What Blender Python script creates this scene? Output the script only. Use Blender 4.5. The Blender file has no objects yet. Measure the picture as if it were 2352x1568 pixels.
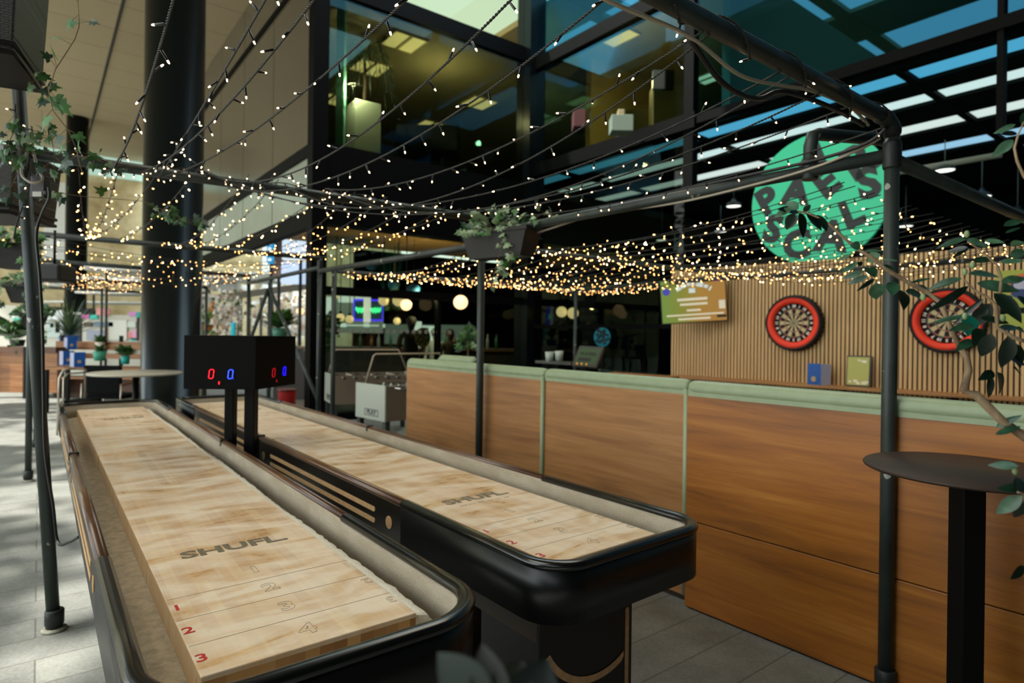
import bpy, math, random
from math import sin, cos, pi, radians as R
from mathutils import Vector as V, Matrix as M
random.seed(7)
S = bpy.context.scene
COL = S.collection
# ------------------------------------------------------------------ camera, world, sun, exposure
F, HY, ROLL, CAMZ = 1410.0, 767.0, 0.013, 1.5
cd = bpy.data.cameras.new('camera'); cam = bpy.data.objects.new('camera', cd); COL.objects.link(cam)
cd.sensor_width = 36; cd.lens = F / 2352 * 36; cd.shift_y = -(784 - HY) / 2352; cd.clip_start = 0.02
cr, sr = cos(ROLL), sin(ROLL)
cam.matrix_world = M(((cr, -sr, 0, 0), (0, 0, -1, 0), (sr, cr, 0, CAMZ), (0, 0, 0, 1)))
cd.dof.use_dof = True; cd.dof.focus_distance = 1.7; cd.dof.aperture_fstop = 2.8
S.camera = cam
W = bpy.data.worlds.new('world'); S.world = W; W.use_nodes = True
wn = W.node_tree; bg = wn.nodes['Background']
tc = wn.nodes.new('ShaderNodeTexCoord'); sp = wn.nodes.new('ShaderNodeSeparateXYZ'); cr_ = wn.nodes.new('ShaderNodeValToRGB')
wn.links.new(tc.outputs['Generated'], sp.inputs[0]); wn.links.new(sp.outputs['Z'], cr_.inputs[0]); wn.links.new(cr_.outputs[0], bg.inputs[0])
cr_.color_ramp.elements[0].position = 0.0; cr_.color_ramp.elements[0].color = (.95, .94, .88, 1)
cr_.color_ramp.elements[1].position = 0.7; cr_.color_ramp.elements[1].color = (.72, .86, .95, 1)
bg.inputs[1].default_value = 3.6
sd = bpy.data.lights.new('sun', 'SUN'); sun = bpy.data.objects.new('sun', sd); COL.objects.link(sun)
sd.energy = 9; sd.angle = R(1.5); sd.color = (1, .95, .86)
A = V((-.610, .792, 0)); B = V((.792, .610, 0))         # the two directions of the place: along the tables, and across
def st(s, t, z=0): return A * s + B * t + V((0, 0, z))
sunfrom = (-B * .60 + A * .25 + V((0, 0, .86))).normalized()
sun.rotation_euler = sunfrom.to_track_quat('Z', 'Y').to_euler()
S.view_settings.view_transform = 'Standard'; S.view_settings.look = 'None'
S.view_settings.exposure = 0.22; S.view_settings.gamma = 1; S.view_settings.use_curve_mapping = False
cy = S.cycles
cy.use_denoising = True; cy.max_bounces = 6; cy.diffuse_bounces = 3; cy.glossy_bounces = 3; cy.transparent_max_bounces = 12
cy.sample_clamp_indirect = 3.0; cy.caustics_reflective = False; cy.caustics_refractive = False
# ------------------------------------------------------------------ measuring helpers (photo pixel -> point of the place)
def ray(x, y):
    u, v = x - 1176, y - HY
    return V(((u + ROLL * v) / F, 1, -(v - ROLL * u) / F))
def px(x, y, Y): d = ray(x, y); return V((d.x * Y, Y, CAMZ + d.z * Y))
def pz(x, y, z): d = ray(x, y); k = (z - CAMZ) / d.z; return V((d.x * k, k, z))
# ------------------------------------------------------------------ materials
def lin(h):
    h = h.lstrip('#'); c = [int(h[i:i + 2], 16) / 255 for i in (0, 2, 4)]
    return tuple(x / 12.92 if x <= .04045 else ((x + .055) / 1.055) ** 2.4 for x in c) + (1,)
MATS = {}
class NT:
    def __init__(s, name):
        s.m = bpy.data.materials.new(name); s.m.use_nodes = True; s.t = s.m.node_tree; s.n = s.t.nodes
        s.b = s.n['Principled BSDF']; s.out = s.n['Material Output']
    def new(s, ty, **kw):
        n = s.n.new(ty)
        for k, v in kw.items():
            if k.startswith('i_'):
                key = k[2:]; key = int(key) if key.isdigit() else key.replace('_', ' ')
                n.inputs[key].default_value = v
            else: setattr(n, k, v)
        return n
    def l(s, a, b): s.t.links.new(a, b)
    def coords(s, scale=(1, 1, 1), rot=(0, 0, 0), kind='Object'):
        c = s.new('ShaderNodeTexCoord'); m = s.new('ShaderNodeMapping'); m.inputs['Scale'].default_value = scale; m.inputs['Rotation'].default_value = rot
        s.l(c.outputs[kind], m.inputs[0]); return m.outputs[0]
    def noise(s, vec, scale=5, detail=4, rough=.55, dist=0):
        n = s.new('ShaderNodeTexNoise'); n.inputs['Scale'].default_value = scale; n.inputs['Detail'].default_value = detail
        n.inputs['Roughness'].default_value = rough; n.inputs['Distortion'].default_value = dist; s.l(vec, n.inputs['Vector']); return n.outputs[0]
    def ramp(s, fac, stops):
        r = s.new('ShaderNodeValToRGB'); e = r.color_ramp.elements
        while len(e) < len(stops): e.new(.5)
        for i, (p, c) in enumerate(stops): e[i].position = p; e[i].color = c if not isinstance(c, str) else lin(c)
        s.l(fac, r.inputs[0]); return r.outputs[0]
    def mix(s, fac, a, b, mode='MIX'):
        n = s.new('ShaderNodeMixRGB'); n.blend_type = mode
        for i, x in enumerate((fac, a, b)):
            if isinstance(x, str): n.inputs[i].default_value = lin(x)
            elif isinstance(x, (int, float)): n.inputs[i].default_value = x
            elif isinstance(x, tuple): n.inputs[i].default_value = x
            else: s.l(x, n.inputs[i])
        return n.outputs[0]
    def bump(s, h, strength=.2, dist=.01):
        b = s.new('ShaderNodeBump'); b.inputs['Strength'].default_value = strength; b.inputs['Distance'].default_value = dist
        s.l(h, b.inputs['Height']); s.l(b.outputs[0], s.b.inputs['Normal'])
def plain(name, col, rough=.5, metal=0, spec=.5, noise=0, nscale=40, bump=0, coat=0, sheen=0):
    if name in MATS: return MATS[name]
    m = NT(name); m.b.inputs['Roughness'].default_value = rough; m.b.inputs['Metallic'].default_value = metal
    m.b.inputs['Specular IOR Level'].default_value = spec; m.b.inputs['Coat Weight'].default_value = coat
    c = lin(col) if isinstance(col, str) else col
    m.b.inputs['Base Color'].default_value = c
    if noise or bump:
        n = m.noise(m.coords(), nscale, 5)
        if noise:
            d = tuple(max(0, x * (1 - noise)) for x in c[:3]) + (1,); l_ = tuple(min(1, x * (1 + noise)) for x in c[:3]) + (1,)
            m.l(m.ramp(n, [(.3, d), (.7, l_)]), m.b.inputs['Base Color'])
        if bump: m.bump(n, bump, .004)
    MATS[name] = m.m; return m.m
def glow(name, col, strength, sampled=False):
    if name in MATS: return MATS[name]
    m = NT(name); m.b.inputs['Base Color'].default_value = lin(col) if isinstance(col, str) else col
    m.b.inputs['Emission Color'].default_value = lin(col) if isinstance(col, str) else col
    m.b.inputs['Emission Strength'].default_value = strength
    if not sampled: m.m.cycles.emission_sampling = 'NONE'
    MATS[name] = m.m; return m.m
def glass(name, tint, refl=.1, rough=.01, gtint=(1, 1, 1, 1), fres=.4):
    if name in MATS: return MATS[name]
    m = NT(name); t = m.new('ShaderNodeBsdfTransparent'); g = m.new('ShaderNodeBsdfGlossy'); x = m.new('ShaderNodeMixShader')
    t.inputs[0].default_value = lin(tint); g.inputs['Roughness'].default_value = rough; g.inputs['Color'].default_value = gtint
    fr = m.new('ShaderNodeLayerWeight'); fr.inputs[0].default_value = .25; ma = m.new('ShaderNodeMath'); ma.operation = 'MULTIPLY_ADD'
    m.l(fr.outputs['Fresnel'], ma.inputs[0]); ma.inputs[1].default_value = fres; ma.inputs[2].default_value = refl
    m.l(ma.outputs[0], x.inputs[0]); m.l(t.outputs[0], x.inputs[1]); m.l(g.outputs[0], x.inputs[2]); m.l(x.outputs[0], m.out.inputs[0])
    MATS[name] = m.m; return m.m
def wood(name, dark, mid, light, axis='x', scale=1.0, rough=.45, coat=0, fine=1.0, spec=.5):
    if name in MATS: return MATS[name]
    m = NT(name); sc = {'x': (.5, 7, 7), 'y': (7, .5, 7), 'z': (7, 7, .5)}[axis]
    v = m.coords(tuple(k * scale for k in sc)); n1 = m.noise(v, 1.6, 6, .62, .6)
    sc2 = {'x': (2, 60, 60), 'y': (60, 2, 60), 'z': (60, 60, 2)}[axis]
    n2 = m.noise(m.coords(tuple(k * scale * fine for k in sc2)), 1.5, 3, .6)
    c1 = m.ramp(n1, [(.28, dark), (.5, mid), (.74, light)])
    c2 = m.mix(.35, c1, m.ramp(n2, [(.3, (.45, .45, .45, 1)), (.7, (1, 1, 1, 1))]), 'MULTIPLY')
    m.l(c2, m.b.inputs['Base Color']); m.b.inputs['Roughness'].default_value = rough; m.b.inputs['Coat Weight'].default_value = coat
    m.b.inputs['Specular IOR Level'].default_value = spec
    m.bump(n2, .08, .002); MATS[name] = m.m; return m.m
# ------------------------------------------------------------------ mesh builder
class MB:
    def __init__(s): s.v = []; s.f = []; s.mi = []; s.sm = []
    def add(s, vs, fs, mi=0, sm=False):
        o = len(s.v); s.v += [V(p) for p in vs]
        for f in fs: s.f.append(tuple(i + o for i in f)); s.mi.append(mi); s.sm.append(sm)
        return s
    def obox(s, c, ax, ay, az, mi=0):
        c, ax, ay, az = V(c), V(ax), V(ay), V(az)
        vs = [c + ax * i + ay * j + az * k for k in (-1, 1) for j in (-1, 1) for i in (-1, 1)]
        return s.add(vs, [(0, 2, 3, 1), (4, 5, 7, 6), (0, 1, 5, 4), (2, 6, 7, 3), (0, 4, 6, 2), (1, 3, 7, 5)], mi)
    def box(s, x0, x1, y0, y1, z0, z1, mi=0):
        return s.obox(((x0 + x1) / 2, (y0 + y1) / 2, (z0 + z1) / 2), ((x1 - x0) / 2, 0, 0), (0, (y1 - y0) / 2, 0), (0, 0, (z1 - z0) / 2), mi)
    def beam(s, p, q, w, h, mi=0, up=(0, 0, 1)):
        p, q = V(p), V(q); d = (q - p); L = d.length; d.normalize(); u = V(up); x = d.cross(u)
        if x.length < 1e-4: x = d.cross(V((1, 0, 0)))
        x.normalize(); u = x.cross(d)
        return s.obox((p + q) / 2, d * (L / 2), x * (w / 2), u * (h / 2), mi)
    def tube(s, pts, r, n=8, mi=0, closed=False, cap=True, sm=True, flat=1.0):
        pts = [V(p) for p in pts]; m = len(pts); rs = r if isinstance(r, (list, tuple)) else [r] * m
        T = []
        for i in range(m):
            a = pts[i - 1] if (i or closed) else pts[0]; b = pts[(i + 1) % m] if (i < m - 1 or closed) else pts[-1]
            d = b - a; T.append(d.normalized() if d.length > 1e-9 else V((0, 0, 1)))
        up = V((0, 0, 1)) if abs(T[0].z) < .95 else V((0, 1, 0))
        x = T[0].cross(up).normalized(); vs = []
        for i in range(m):
            x = (x - T[i] * x.dot(T[i])); x = x.normalized() if x.length > 1e-6 else T[i].orthogonal().normalized()
            y = T[i].cross(x)
            for k in range(n):
                a = 2 * pi * k / n; vs.append(pts[i] + x * (rs[i] * cos(a)) + y * (rs[i] * flat * sin(a)))
        fs = []
        for i in range(m if closed else m - 1):
            j = (i + 1) % m
            for k in range(n): fs.append((i * n + k, i * n + (k + 1) % n, j * n + (k + 1) % n, j * n + k))
        s.add(vs, fs, mi, sm)
        if cap and not closed:
            o = len(s.v) - len(vs)
            s.f.append(tuple(o + k for k in reversed(range(n)))); s.mi.append(mi); s.sm.append(False)
            s.f.append(tuple(o + (m - 1) * n + k for k in range(n))); s.mi.append(mi); s.sm.append(False)
        return s
    def cyl(s, p, q, r, n=16, mi=0, r2=None, sm=True): return s.tube([p, q], [r, r if r2 is None else r2], n, mi, sm=sm)
    def lathe(s, prof, c=(0, 0, 0), n=24, mi=0, mat=None, sm=True, cap=True):
        c = V(c); mat = mat or M.Identity(3); vs = []; m = len(prof)
        for r, z in prof:
            for k in range(n):
                a = 2 * pi * k / n; vs.append(c + mat @ V((r * cos(a), r * sin(a), z)))
        fs = [(i * n + k, i * n + (k + 1) % n, (i + 1) * n + (k + 1) % n, (i + 1) * n + k) for i in range(m - 1) for k in range(n)]
        s.add(vs, fs, mi, sm); o = len(s.v) - len(vs)
        if cap and prof[0][0] > 1e-5: s.f.append(tuple(o + k for k in reversed(range(n)))); s.mi.append(mi); s.sm.append(False)
        if cap and prof[-1][0] > 1e-5: s.f.append(tuple(o + (m - 1) * n + k for k in range(n))); s.mi.append(mi); s.sm.append(False)
        return s
    def prism(s, poly, z0, z1, mi=0, mat=None, c=(0, 0, 0), sm=False):
        mat = mat or M.Identity(3); c = V(c); n = len(poly)
        vs = [c + mat @ V((x, y, z0)) for x, y in poly] + [c + mat @ V((x, y, z1)) for x, y in poly]
        s.add(vs, [(k, (k + 1) % n, n + (k + 1) % n, n + k) for k in range(n)], mi, sm)
        return s.add(vs, [tuple(reversed(range(n))), tuple(range(n, 2 * n))], mi)
    def ring(s, outer, inner, z0, z1, mi=0, sm=False, open_=False):
        n = len(outer)
        vs = [V((x, y, z)) for z in (z0, z1) for P in (outer, inner) for x, y in P]
        fs = []
        if open_: fs += [(0, 2 * n, 3 * n, n), (n - 1, 2 * n - 1, 4 * n - 1, 3 * n - 1)]
        for k in range(n - 1 if open_ else n):
            j = (k + 1) % n
            fs += [(k, j, 2 * n + j, 2 * n + k), (n + j, n + k, 3 * n + k, 3 * n + j), (2 * n + k, 2 * n + j, 3 * n + j, 3 * n + k), (n + k, n + j, j, k)]
        return s.add(vs, fs, mi, sm)
    def sphere(s, c, r, n=12, mi=0, sz=1.0):
        m = max(5, n // 2 + 1); return s.lathe([(max(1e-6, r * sin(pi * i / (m - 1))), -r * sz * cos(pi * i / (m - 1))) for i in range(m)], c, n, mi)
    def leaf(s, base, tip, w, up=(0, 0, 1), mi=0, curve=.12, fold=.25, n=6, prof=None):
        base, tip, up = V(base), V(tip), V(up); d = tip - base; L = d.length
        if L < 1e-6: return s
        d.normalize(); x = d.cross(up)
        if x.length < 1e-3: x = d.orthogonal()
        x.normalize(); u = x.cross(d); vs = []
        for i in range(n + 1):
            t = i / n; hw = w / 2 * (prof(t) if prof else (sin(pi * min(1, t * 1.02) ** .82)) ** .8 if 0 < t < 1 else 0.02)
            c = base + d * (L * t) - u * (curve * L * (t * t)) + u * (curve * L * t)
            vs += [c - x * hw + u * hw * fold, c, c + x * hw + u * hw * fold]
        fs = []
        for i in range(n): fs += [(3 * i, 3 * i + 1, 3 * i + 4, 3 * i + 3), (3 * i + 1, 3 * i + 2, 3 * i + 5, 3 * i + 4)]
        return s.add(vs, fs, mi, True)
    def ivy(s, c, d, up, size, mi=0):
        d, up = V(d).normalized(), V(up); x = d.cross(up)
        x = x.normalized() if x.length > 1e-3 else d.orthogonal().normalized(); u = x.cross(d); c = V(c)
        P = [(0, 0), (.25, -.18), (.55, -.05), (.33, .22), (.42, .5), (.16, .5), (0, 1), (-.16, .5), (-.42, .5), (-.33, .22), (-.55, -.05), (-.25, -.18)]
        vs = [c + d * (.28 * size)] + [c + x * (a * size) + d * (b * size) - u * (size * .22 * (abs(a) + max(0, b - .4))) for a, b in P]
        return s.add(vs, [(0, i, i % 12 + 1) for i in range(1, 13)], mi, False)
    def build(s, name, mats, parent=None, local=False, bevel=0, weld=False, smooth_all=False):
        mats = mats if isinstance(mats, (list, tuple)) else [mats]
        me = bpy.data.meshes.new(name)
        vs = s.v
        if parent is not None and not local: inv = MW[parent].inverted(); vs = [inv @ p for p in vs]
        me.from_pydata([tuple(p) for p in vs], [], s.f)
        for m in mats: me.materials.append(getattr(m, 'm', m))
        me.polygons.foreach_set('material_index', s.mi); me.polygons.foreach_set('use_smooth', s.sm); me.update()
        o = bpy.data.objects.new(name, me); COL.objects.link(o)
        if parent is not None: o.parent = parent; MW[o] = MW[parent]
        else: MW[o] = M.Identity(4)
        if bevel:
            b = o.modifiers.new('bevel', 'BEVEL'); b.width = bevel; b.segments = 2; b.limit_method = 'ANGLE'; b.angle_limit = R(40)
        return o
MW = {}
def thing(name, label, cat, loc=(0, 0, 0), rz=0, group=None):
    o = bpy.data.objects.new(name, None); COL.objects.link(o); o.location = loc; o.rotation_euler = (0, 0, rz); o.empty_display_size = .1
    MW[o] = M.Translation(V(loc)) @ M.Rotation(rz, 4, 'Z'); return tag(o, label, cat, group)
def tag(o, label, cat, group=None, kind=None):
    o['label'] = label; o['category'] = cat
    if group: o['group'] = group
    if kind: o['kind'] = kind
    return o
def struct(o, label=None):
    o['kind'] = 'structure'
    if label: o['label'] = label
    return o
def dup(root, loc, rz, label=None, group=None):
    r = root.copy(); COL.objects.link(r); r.location = loc; r.rotation_euler = (0, 0, rz)
    MW[r] = M.Translation(V(loc)) @ M.Rotation(rz, 4, 'Z')
    if label: r['label'] = label
    if group: r['group'] = group
    for ch in list(root.children):
        c = ch.copy(); COL.objects.link(c); c.parent = r
        for g in list(ch.children): d = g.copy(); COL.objects.link(d); d.parent = c
    return r
def text(name, s, size, mat, parent, mw, ext=.001, bold=0.0, outline=0, align='CENTER', shear=0, sx=1.0, local=True):
    cu = bpy.data.curves.new(name, 'FONT'); cu.body = s; cu.size = size; cu.extrude = ext; cu.offset = bold; cu.align_x = align; cu.align_y = 'CENTER'; cu.shear = shear
    if outline: cu.fill_mode = 'NONE'; cu.extrude = 0; cu.bevel_depth = outline; cu.bevel_resolution = 0
    cu.resolution_u = 3
    t = bpy.data.objects.new(name, cu); COL.objects.link(t); dg = bpy.context.evaluated_depsgraph_get()
    me = bpy.data.meshes.new_from_object(t.evaluated_get(dg)); bpy.data.objects.remove(t)
    me.transform(mw @ M.Diagonal((sx, 1, 1, 1))); me.materials.clear(); me.materials.append(getattr(mat, 'm', mat))
    if parent is not None and not local: me.transform(MW[parent].inverted())
    o = bpy.data.objects.new(name, me); COL.objects.link(o)
    if parent is not None: o.parent = parent; MW[o] = MW[parent]
    else: MW[o] = M.Identity(4)
    return o
def frame(o, x, y, z=None):
    x = V(x).normalized(); y = V(y); y = (y - x * x.dot(y)).normalized(); z = x.cross(y)
    return M(((x.x, y.x, z.x, o[0]), (x.y, y.y, z.y, o[1]), (x.z, y.z, z.z, o[2]), (0, 0, 0, 1)))
def qbez(p, q, r, n=12): return [p.lerp(q, i / n).lerp(q.lerp(r, i / n), i / n) for i in range(n + 1)]
def rrect(x0, x1, y0, y1, r, n=8):
    P = []
    for cx, cy_, a0 in ((x1 - r, y1 - r, 0), (x0 + r, y1 - r, 90), (x0 + r, y0 + r, 180), (x1 - r, y0 + r, 270)):
        for i in range(n + 1): a = R(a0 + 90 * i / n); P.append((cx + r * cos(a), cy_ + r * sin(a)))
    return P
BLACK = plain('satin black paint', '#060707', .5, 0, .15)
STEEL = plain('dark painted scaffold steel', '#232a28', .5, 0, .5, .35, 30)
# ================================================================== THE PLACE: floor, soffit, glazed building
def stbox(mb, s0, s1, t0, t1, z0, z1, mi=0):
    return mb.obox(st((s0 + s1) / 2, (t0 + t1) / 2, (z0 + z1) / 2), A * ((s1 - s0) / 2), B * ((t1 - t0) / 2), (0, 0, (z1 - z0) / 2), mi)
def rz_of(v): return math.atan2(v.y, v.x)
AB_ROT = -rz_of(B)
def floor_mat():
    m = NT('grey stone pavers'); v = m.coords(rot=(0, 0, AB_ROT))
    b = m.new('ShaderNodeTexBrick'); m.l(v, b.inputs['Vector']); b.inputs['Scale'].default_value = 1; b.inputs['Brick Width'].default_value = 3.1
    b.inputs['Row Height'].default_value = .25; b.inputs['Mortar Size'].default_value = .004; b.inputs['Color1'].default_value = lin('#8f918c'); b.inputs['Color2'].default_value = lin('#9a9c95'); b.inputs['Mortar'].default_value = lin('#6d6e67')
    n = m.noise(m.coords(), 3.2, 7, .65); n2 = m.noise(m.coords(), 60, 3, .6)
    c = m.mix(.55, b.outputs[0], m.ramp(n, [(.3, '#7d7f7a'), (.72, '#ffffff')]), 'MULTIPLY')
    c = m.mix(.3, c, m.ramp(n2, [(.35, '#8a8a8a'), (.65, '#ffffff')]), 'MULTIPLY')
    m.l(c, m.b.inputs['Base Color']); m.b.inputs['Roughness'].default_value = .62; m.bump(b.outputs['Fac'], .25, -.004); return m.m
f = MB(); stbox(f, -9, 34, -24, 20, -.12, 0); struct(f.build('floor', floor_mat()))
TAN = NT('tan soffit panels'); _v = TAN.coords(rot=(0, 0, AB_ROT)); _b = TAN.new('ShaderNodeTexBrick'); TAN.l(_v, _b.inputs['Vector'])
for k, val in (('Scale', 1), ('Brick Width', 40), ('Row Height', 1.35), ('Mortar Size', .012)): _b.inputs[k].default_value = val
_b.inputs['Color1'].default_value = lin('#b3a283'); _b.inputs['Color2'].default_value = lin('#b09f80'); _b.inputs['Mortar'].default_value = lin('#84765d')
TAN.l(_b.outputs[0], TAN.b.inputs['Base Color']); TAN.b.inputs['Roughness'].default_value = .7
f = MB(); stbox(f, 6.5, 33, -5.6, 3.75, 8.7, 8.95); struct(f.build('ceiling', TAN.m))
f = MB(); stbox(f, 6.5, 33, 1.36, 1.42, 8.685, 8.71); struct(f.build('trim_1', plain('dark soffit joint', '#2b2a26', .7)))
DARKW = plain('charcoal light blocker', '#15171a', .6)
f = MB(); stbox(f, -12, 6.5, -5.6, 9, 8.7, 8.95); struct(f.build('sun_block_roof', DARKW))  # unseen roof added to keep the sun off the tables
ROOF_FILL = glow('added roof fill glow', '#f4ecd8', 6.5, True)  # glowing overhead strips added to light the tables and dart wall
for i_, (t0_, t1_) in enumerate(((-4.2, -1.4), (4.4, 6.4))): f = MB(); stbox(f, 1 + 1.2 * i_, 6, t0_, t1_, 8.62, 8.69); struct(f.build('window_%d' % (20 + i_), ROOF_FILL))
f = MB(); stbox(f, -9, -8.8, -12, 16, 0, 9); struct(f.build('light_block_rear', DARKW))  # unseen wall added behind the camera to keep front faces dark
f = MB(); stbox(f, -9, .6, -9.2, -9, 0, 9); struct(f.build('light_block_left', DARKW))  # unseen wall added to block side light near the camera
SILL = plain('black metal facade trim', '#040505', .6, 0, .06)
PANEL = NT('smoky tan glass panels'); PANEL.b.inputs['Base Color'].default_value = lin('#5c5546'); PANEL.b.inputs['Roughness'].default_value = .18  # reflection of the soffit is put into the tan colour
PALE = plain('pale green back painted glass', '#9aa597', .2, 0, .5, .08, 2)  # bright street reflected in the glass is put into the pale colour
S0, T0, T1 = 10.09, 3.61, 8.19
# left face of the overhanging glass box
def window(i, mb, mat): return struct(mb.build('window_%d' % i, mat))
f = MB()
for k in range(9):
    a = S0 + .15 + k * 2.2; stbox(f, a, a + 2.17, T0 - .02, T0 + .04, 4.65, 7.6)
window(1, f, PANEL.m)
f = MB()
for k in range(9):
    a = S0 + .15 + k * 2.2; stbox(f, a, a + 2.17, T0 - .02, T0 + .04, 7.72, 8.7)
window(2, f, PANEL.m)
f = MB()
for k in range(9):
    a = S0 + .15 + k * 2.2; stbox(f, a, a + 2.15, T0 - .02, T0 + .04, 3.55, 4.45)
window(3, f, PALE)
f = MB(); stbox(f, S0, 30, T0 - .06, T0 + .1, 4.45, 4.65); stbox(f, S0, 30, T0 - .06, T0 + .1, 3.25, 3.55); stbox(f, S0, 30, T0 - .05, T0 + .1, 7.6, 7.72)
struct(f.build('trim_2', SILL))
f = MB(); stbox(f, S0 - .13, S0 + .12, T0 - .1, T0 + .16, 0, 9); struct(f.build('trim_3', SILL))
# right face of the box and the long facade that returns towards the camera
TEAL = glass('teal tinted office glass', '#b0b5a0', .02, .01, lin('#6fb4d4'), .3)
BLUE = glass('blue tinted upper glass', '#93bcc8', .012, .01, lin('#5aa2c0'), .14)
CLEAR = glass('dark restaurant glass', '#b9c4bb', .012, fres=.04)
f = MB(); stbox(f, S0, S0 + .02, T0 + .16, T1 - .2, 4.65, 7.2); window(4, f, TEAL)
f = MB(); stbox(f, S0, S0 + .02, T0 + .16, T1 - .2, 7.5, 9.5); window(5, f, TEAL)
f = MB(); stbox(f, S0 - .08, S0 + .2, T0 + .12, T1, 3.3, 4.65); stbox(f, S0 - .06, S0 + .1, T0 + .12, T1, 7.2, 7.5); struct(f.build('trim_4', SILL))
f = MB(); stbox(f, S0, S0 + .02, T0 + .16, T1 - .2, 0.05, 3.3); window(6, f, CLEAR)
f = MB(); stbox(f, S0 - .1, S0 + .1, T0 + .12, T1, 2.12, 2.26); stbox(f, S0 - .1, S0 + .1, T0 + .12, T1, 0, .12); stbox(f, S0 - .06, S0 + .08, T0 + 2.35, T0 + 2.42, 0, 2.2); struct(f.build('trim_5', SILL))
f = MB()
for k in range(19):
    c = st(S0 - .012, T0 + .3 + k * .13, 1.52); f.prism([(.035 * cos(a * pi / 6), .035 * sin(a * pi / 6)) for a in range(12)], 0, .004, 0, frame((0, 0, 0), B, (0, 0, 1)).to_3x3(), c)
o = f.build('trim_6', plain('frosted dot decal', '#85837a', .6)); struct(o)
f = MB(); stbox(f, S0 - .22, S0 + .22, T1 - .2, T1 + .22, 0, 9.5); struct(f.build('trim_7', plain('black column cladding', '#080b0c', .3, .2, .3)))
f = MB()
for s_ in (6.06, 2.05, -1.95): stbox(f, s_ - (.09 if s_ > 6 else .03), s_ + (.09 if s_ > 6 else .03), T1 - .04, T1 + .1, 3.76, 9.5)
stbox(f, 5.9, S0, T1 - .1, T1 + .2, 4.78, 5.03); stbox(f, -5, 5.9, T1 - .06, T1 + .1, 4.84, 4.98); stbox(f, 6, S0, T1 - .08, T1 + .15, 7.0, 7.25); struct(f.build('trim_8', SILL))
f = MB(); stbox(f, 6.15, S0 - .2, T1, T1 + .02, 5.03, 7.0); window(7, f, TEAL)
f = MB(); stbox(f, -5, 5.97, T1, T1 + .02, 4.98, 9.5); window(8, f, BLUE)
f = MB(); stbox(f, 6.15, S0 - .2, T1, T1 + .02, 7.25, 9.5); window(9, f, BLUE)
f = MB(); stbox(f, 6.15, S0 - .2, T1, T1 + .02, .05, 4.8); window(10, f, CLEAR)
f = MB(); stbox(f, 4.6, S0, T1 - .06, T1 + .08, 1.62, 1.7); stbox(f, 0, S0, T1 - .06, T1 + .1, 0, .1); struct(f.build('trim_9', SILL))
# office floor and ceiling above, hall below with strip skylights
OFF = plain('olive office paint', '#9a9068', .8)
f = MB(); stbox(f, S0 + .25, 20, T0 + .1, 18, 4.55, 4.72); stbox(f, 5.6, S0 + .25, T1 + .3, 18, 4.975, 5.02); struct(f.build('floor.001', plain('office carpet', '#3b3b30', .9)))
f = MB(); stbox(f, S0 + .25, 20, T0 + .1, 18, 7.3, 7.45); stbox(f, 5.6, S0 + .25, T1 + .3, 18, 7.3, 7.45); struct(f.build('ceiling.002', OFF))
f = MB(); stbox(f, 19.8, 20, T0 + .1, 18, 4.7, 7.3); stbox(f, 5.6, 20, 17.8, 18, 4.98, 7.3); stbox(f, 5.6, 5.75, T1 + .4, 18, 4.98, 7.3); struct(f.build('wall_office', OFF))
f = MB(); stbox(f, 9.2, 9.35, T1 + .9, 13, 4.98, 7.3); struct(f.build('wall_partition', plain('yellow lit wall', '#a9975a', .8)))
HALL = plain('dark hall ceiling', '#0a1411', .8, 0, .1)
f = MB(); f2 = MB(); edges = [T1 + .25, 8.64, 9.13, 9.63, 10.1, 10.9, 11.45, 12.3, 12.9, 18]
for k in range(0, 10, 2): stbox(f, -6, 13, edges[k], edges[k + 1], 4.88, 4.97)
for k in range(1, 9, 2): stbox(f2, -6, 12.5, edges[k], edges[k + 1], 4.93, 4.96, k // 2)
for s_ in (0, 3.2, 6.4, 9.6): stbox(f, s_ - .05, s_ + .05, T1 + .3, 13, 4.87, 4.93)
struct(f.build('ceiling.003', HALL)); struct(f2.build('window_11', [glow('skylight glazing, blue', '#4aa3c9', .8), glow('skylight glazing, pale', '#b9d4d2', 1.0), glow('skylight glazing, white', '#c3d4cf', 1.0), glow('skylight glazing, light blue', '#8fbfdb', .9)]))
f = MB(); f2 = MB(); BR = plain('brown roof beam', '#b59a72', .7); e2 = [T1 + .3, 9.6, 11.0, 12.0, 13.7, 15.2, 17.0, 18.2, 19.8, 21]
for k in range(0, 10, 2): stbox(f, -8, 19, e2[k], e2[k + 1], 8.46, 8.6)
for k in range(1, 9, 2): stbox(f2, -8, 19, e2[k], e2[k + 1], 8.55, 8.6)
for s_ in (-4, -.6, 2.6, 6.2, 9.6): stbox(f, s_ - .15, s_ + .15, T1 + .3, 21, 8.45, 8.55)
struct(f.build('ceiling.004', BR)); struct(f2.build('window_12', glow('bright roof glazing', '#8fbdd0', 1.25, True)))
f = MB(); stbox(f, -6, 26, 19.5, 19.7, 0, 9); stbox(f, -6.2, -6, T1, 19.5, 0, 9); stbox(f, 21, 21.2, T0 + 5.4, 19.5, 0, 4.5); struct(f.build('wall_hall', plain('dark hall wall', '#040605', .9, 0, .05)))
f = MB(); stbox(f, S0 + .2, 12.6, T0 + .2, 12, 3.35, 3.5); struct(f.build('ceiling.005', plain('warm timber ceiling', '#b98d52', .6)))
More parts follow.
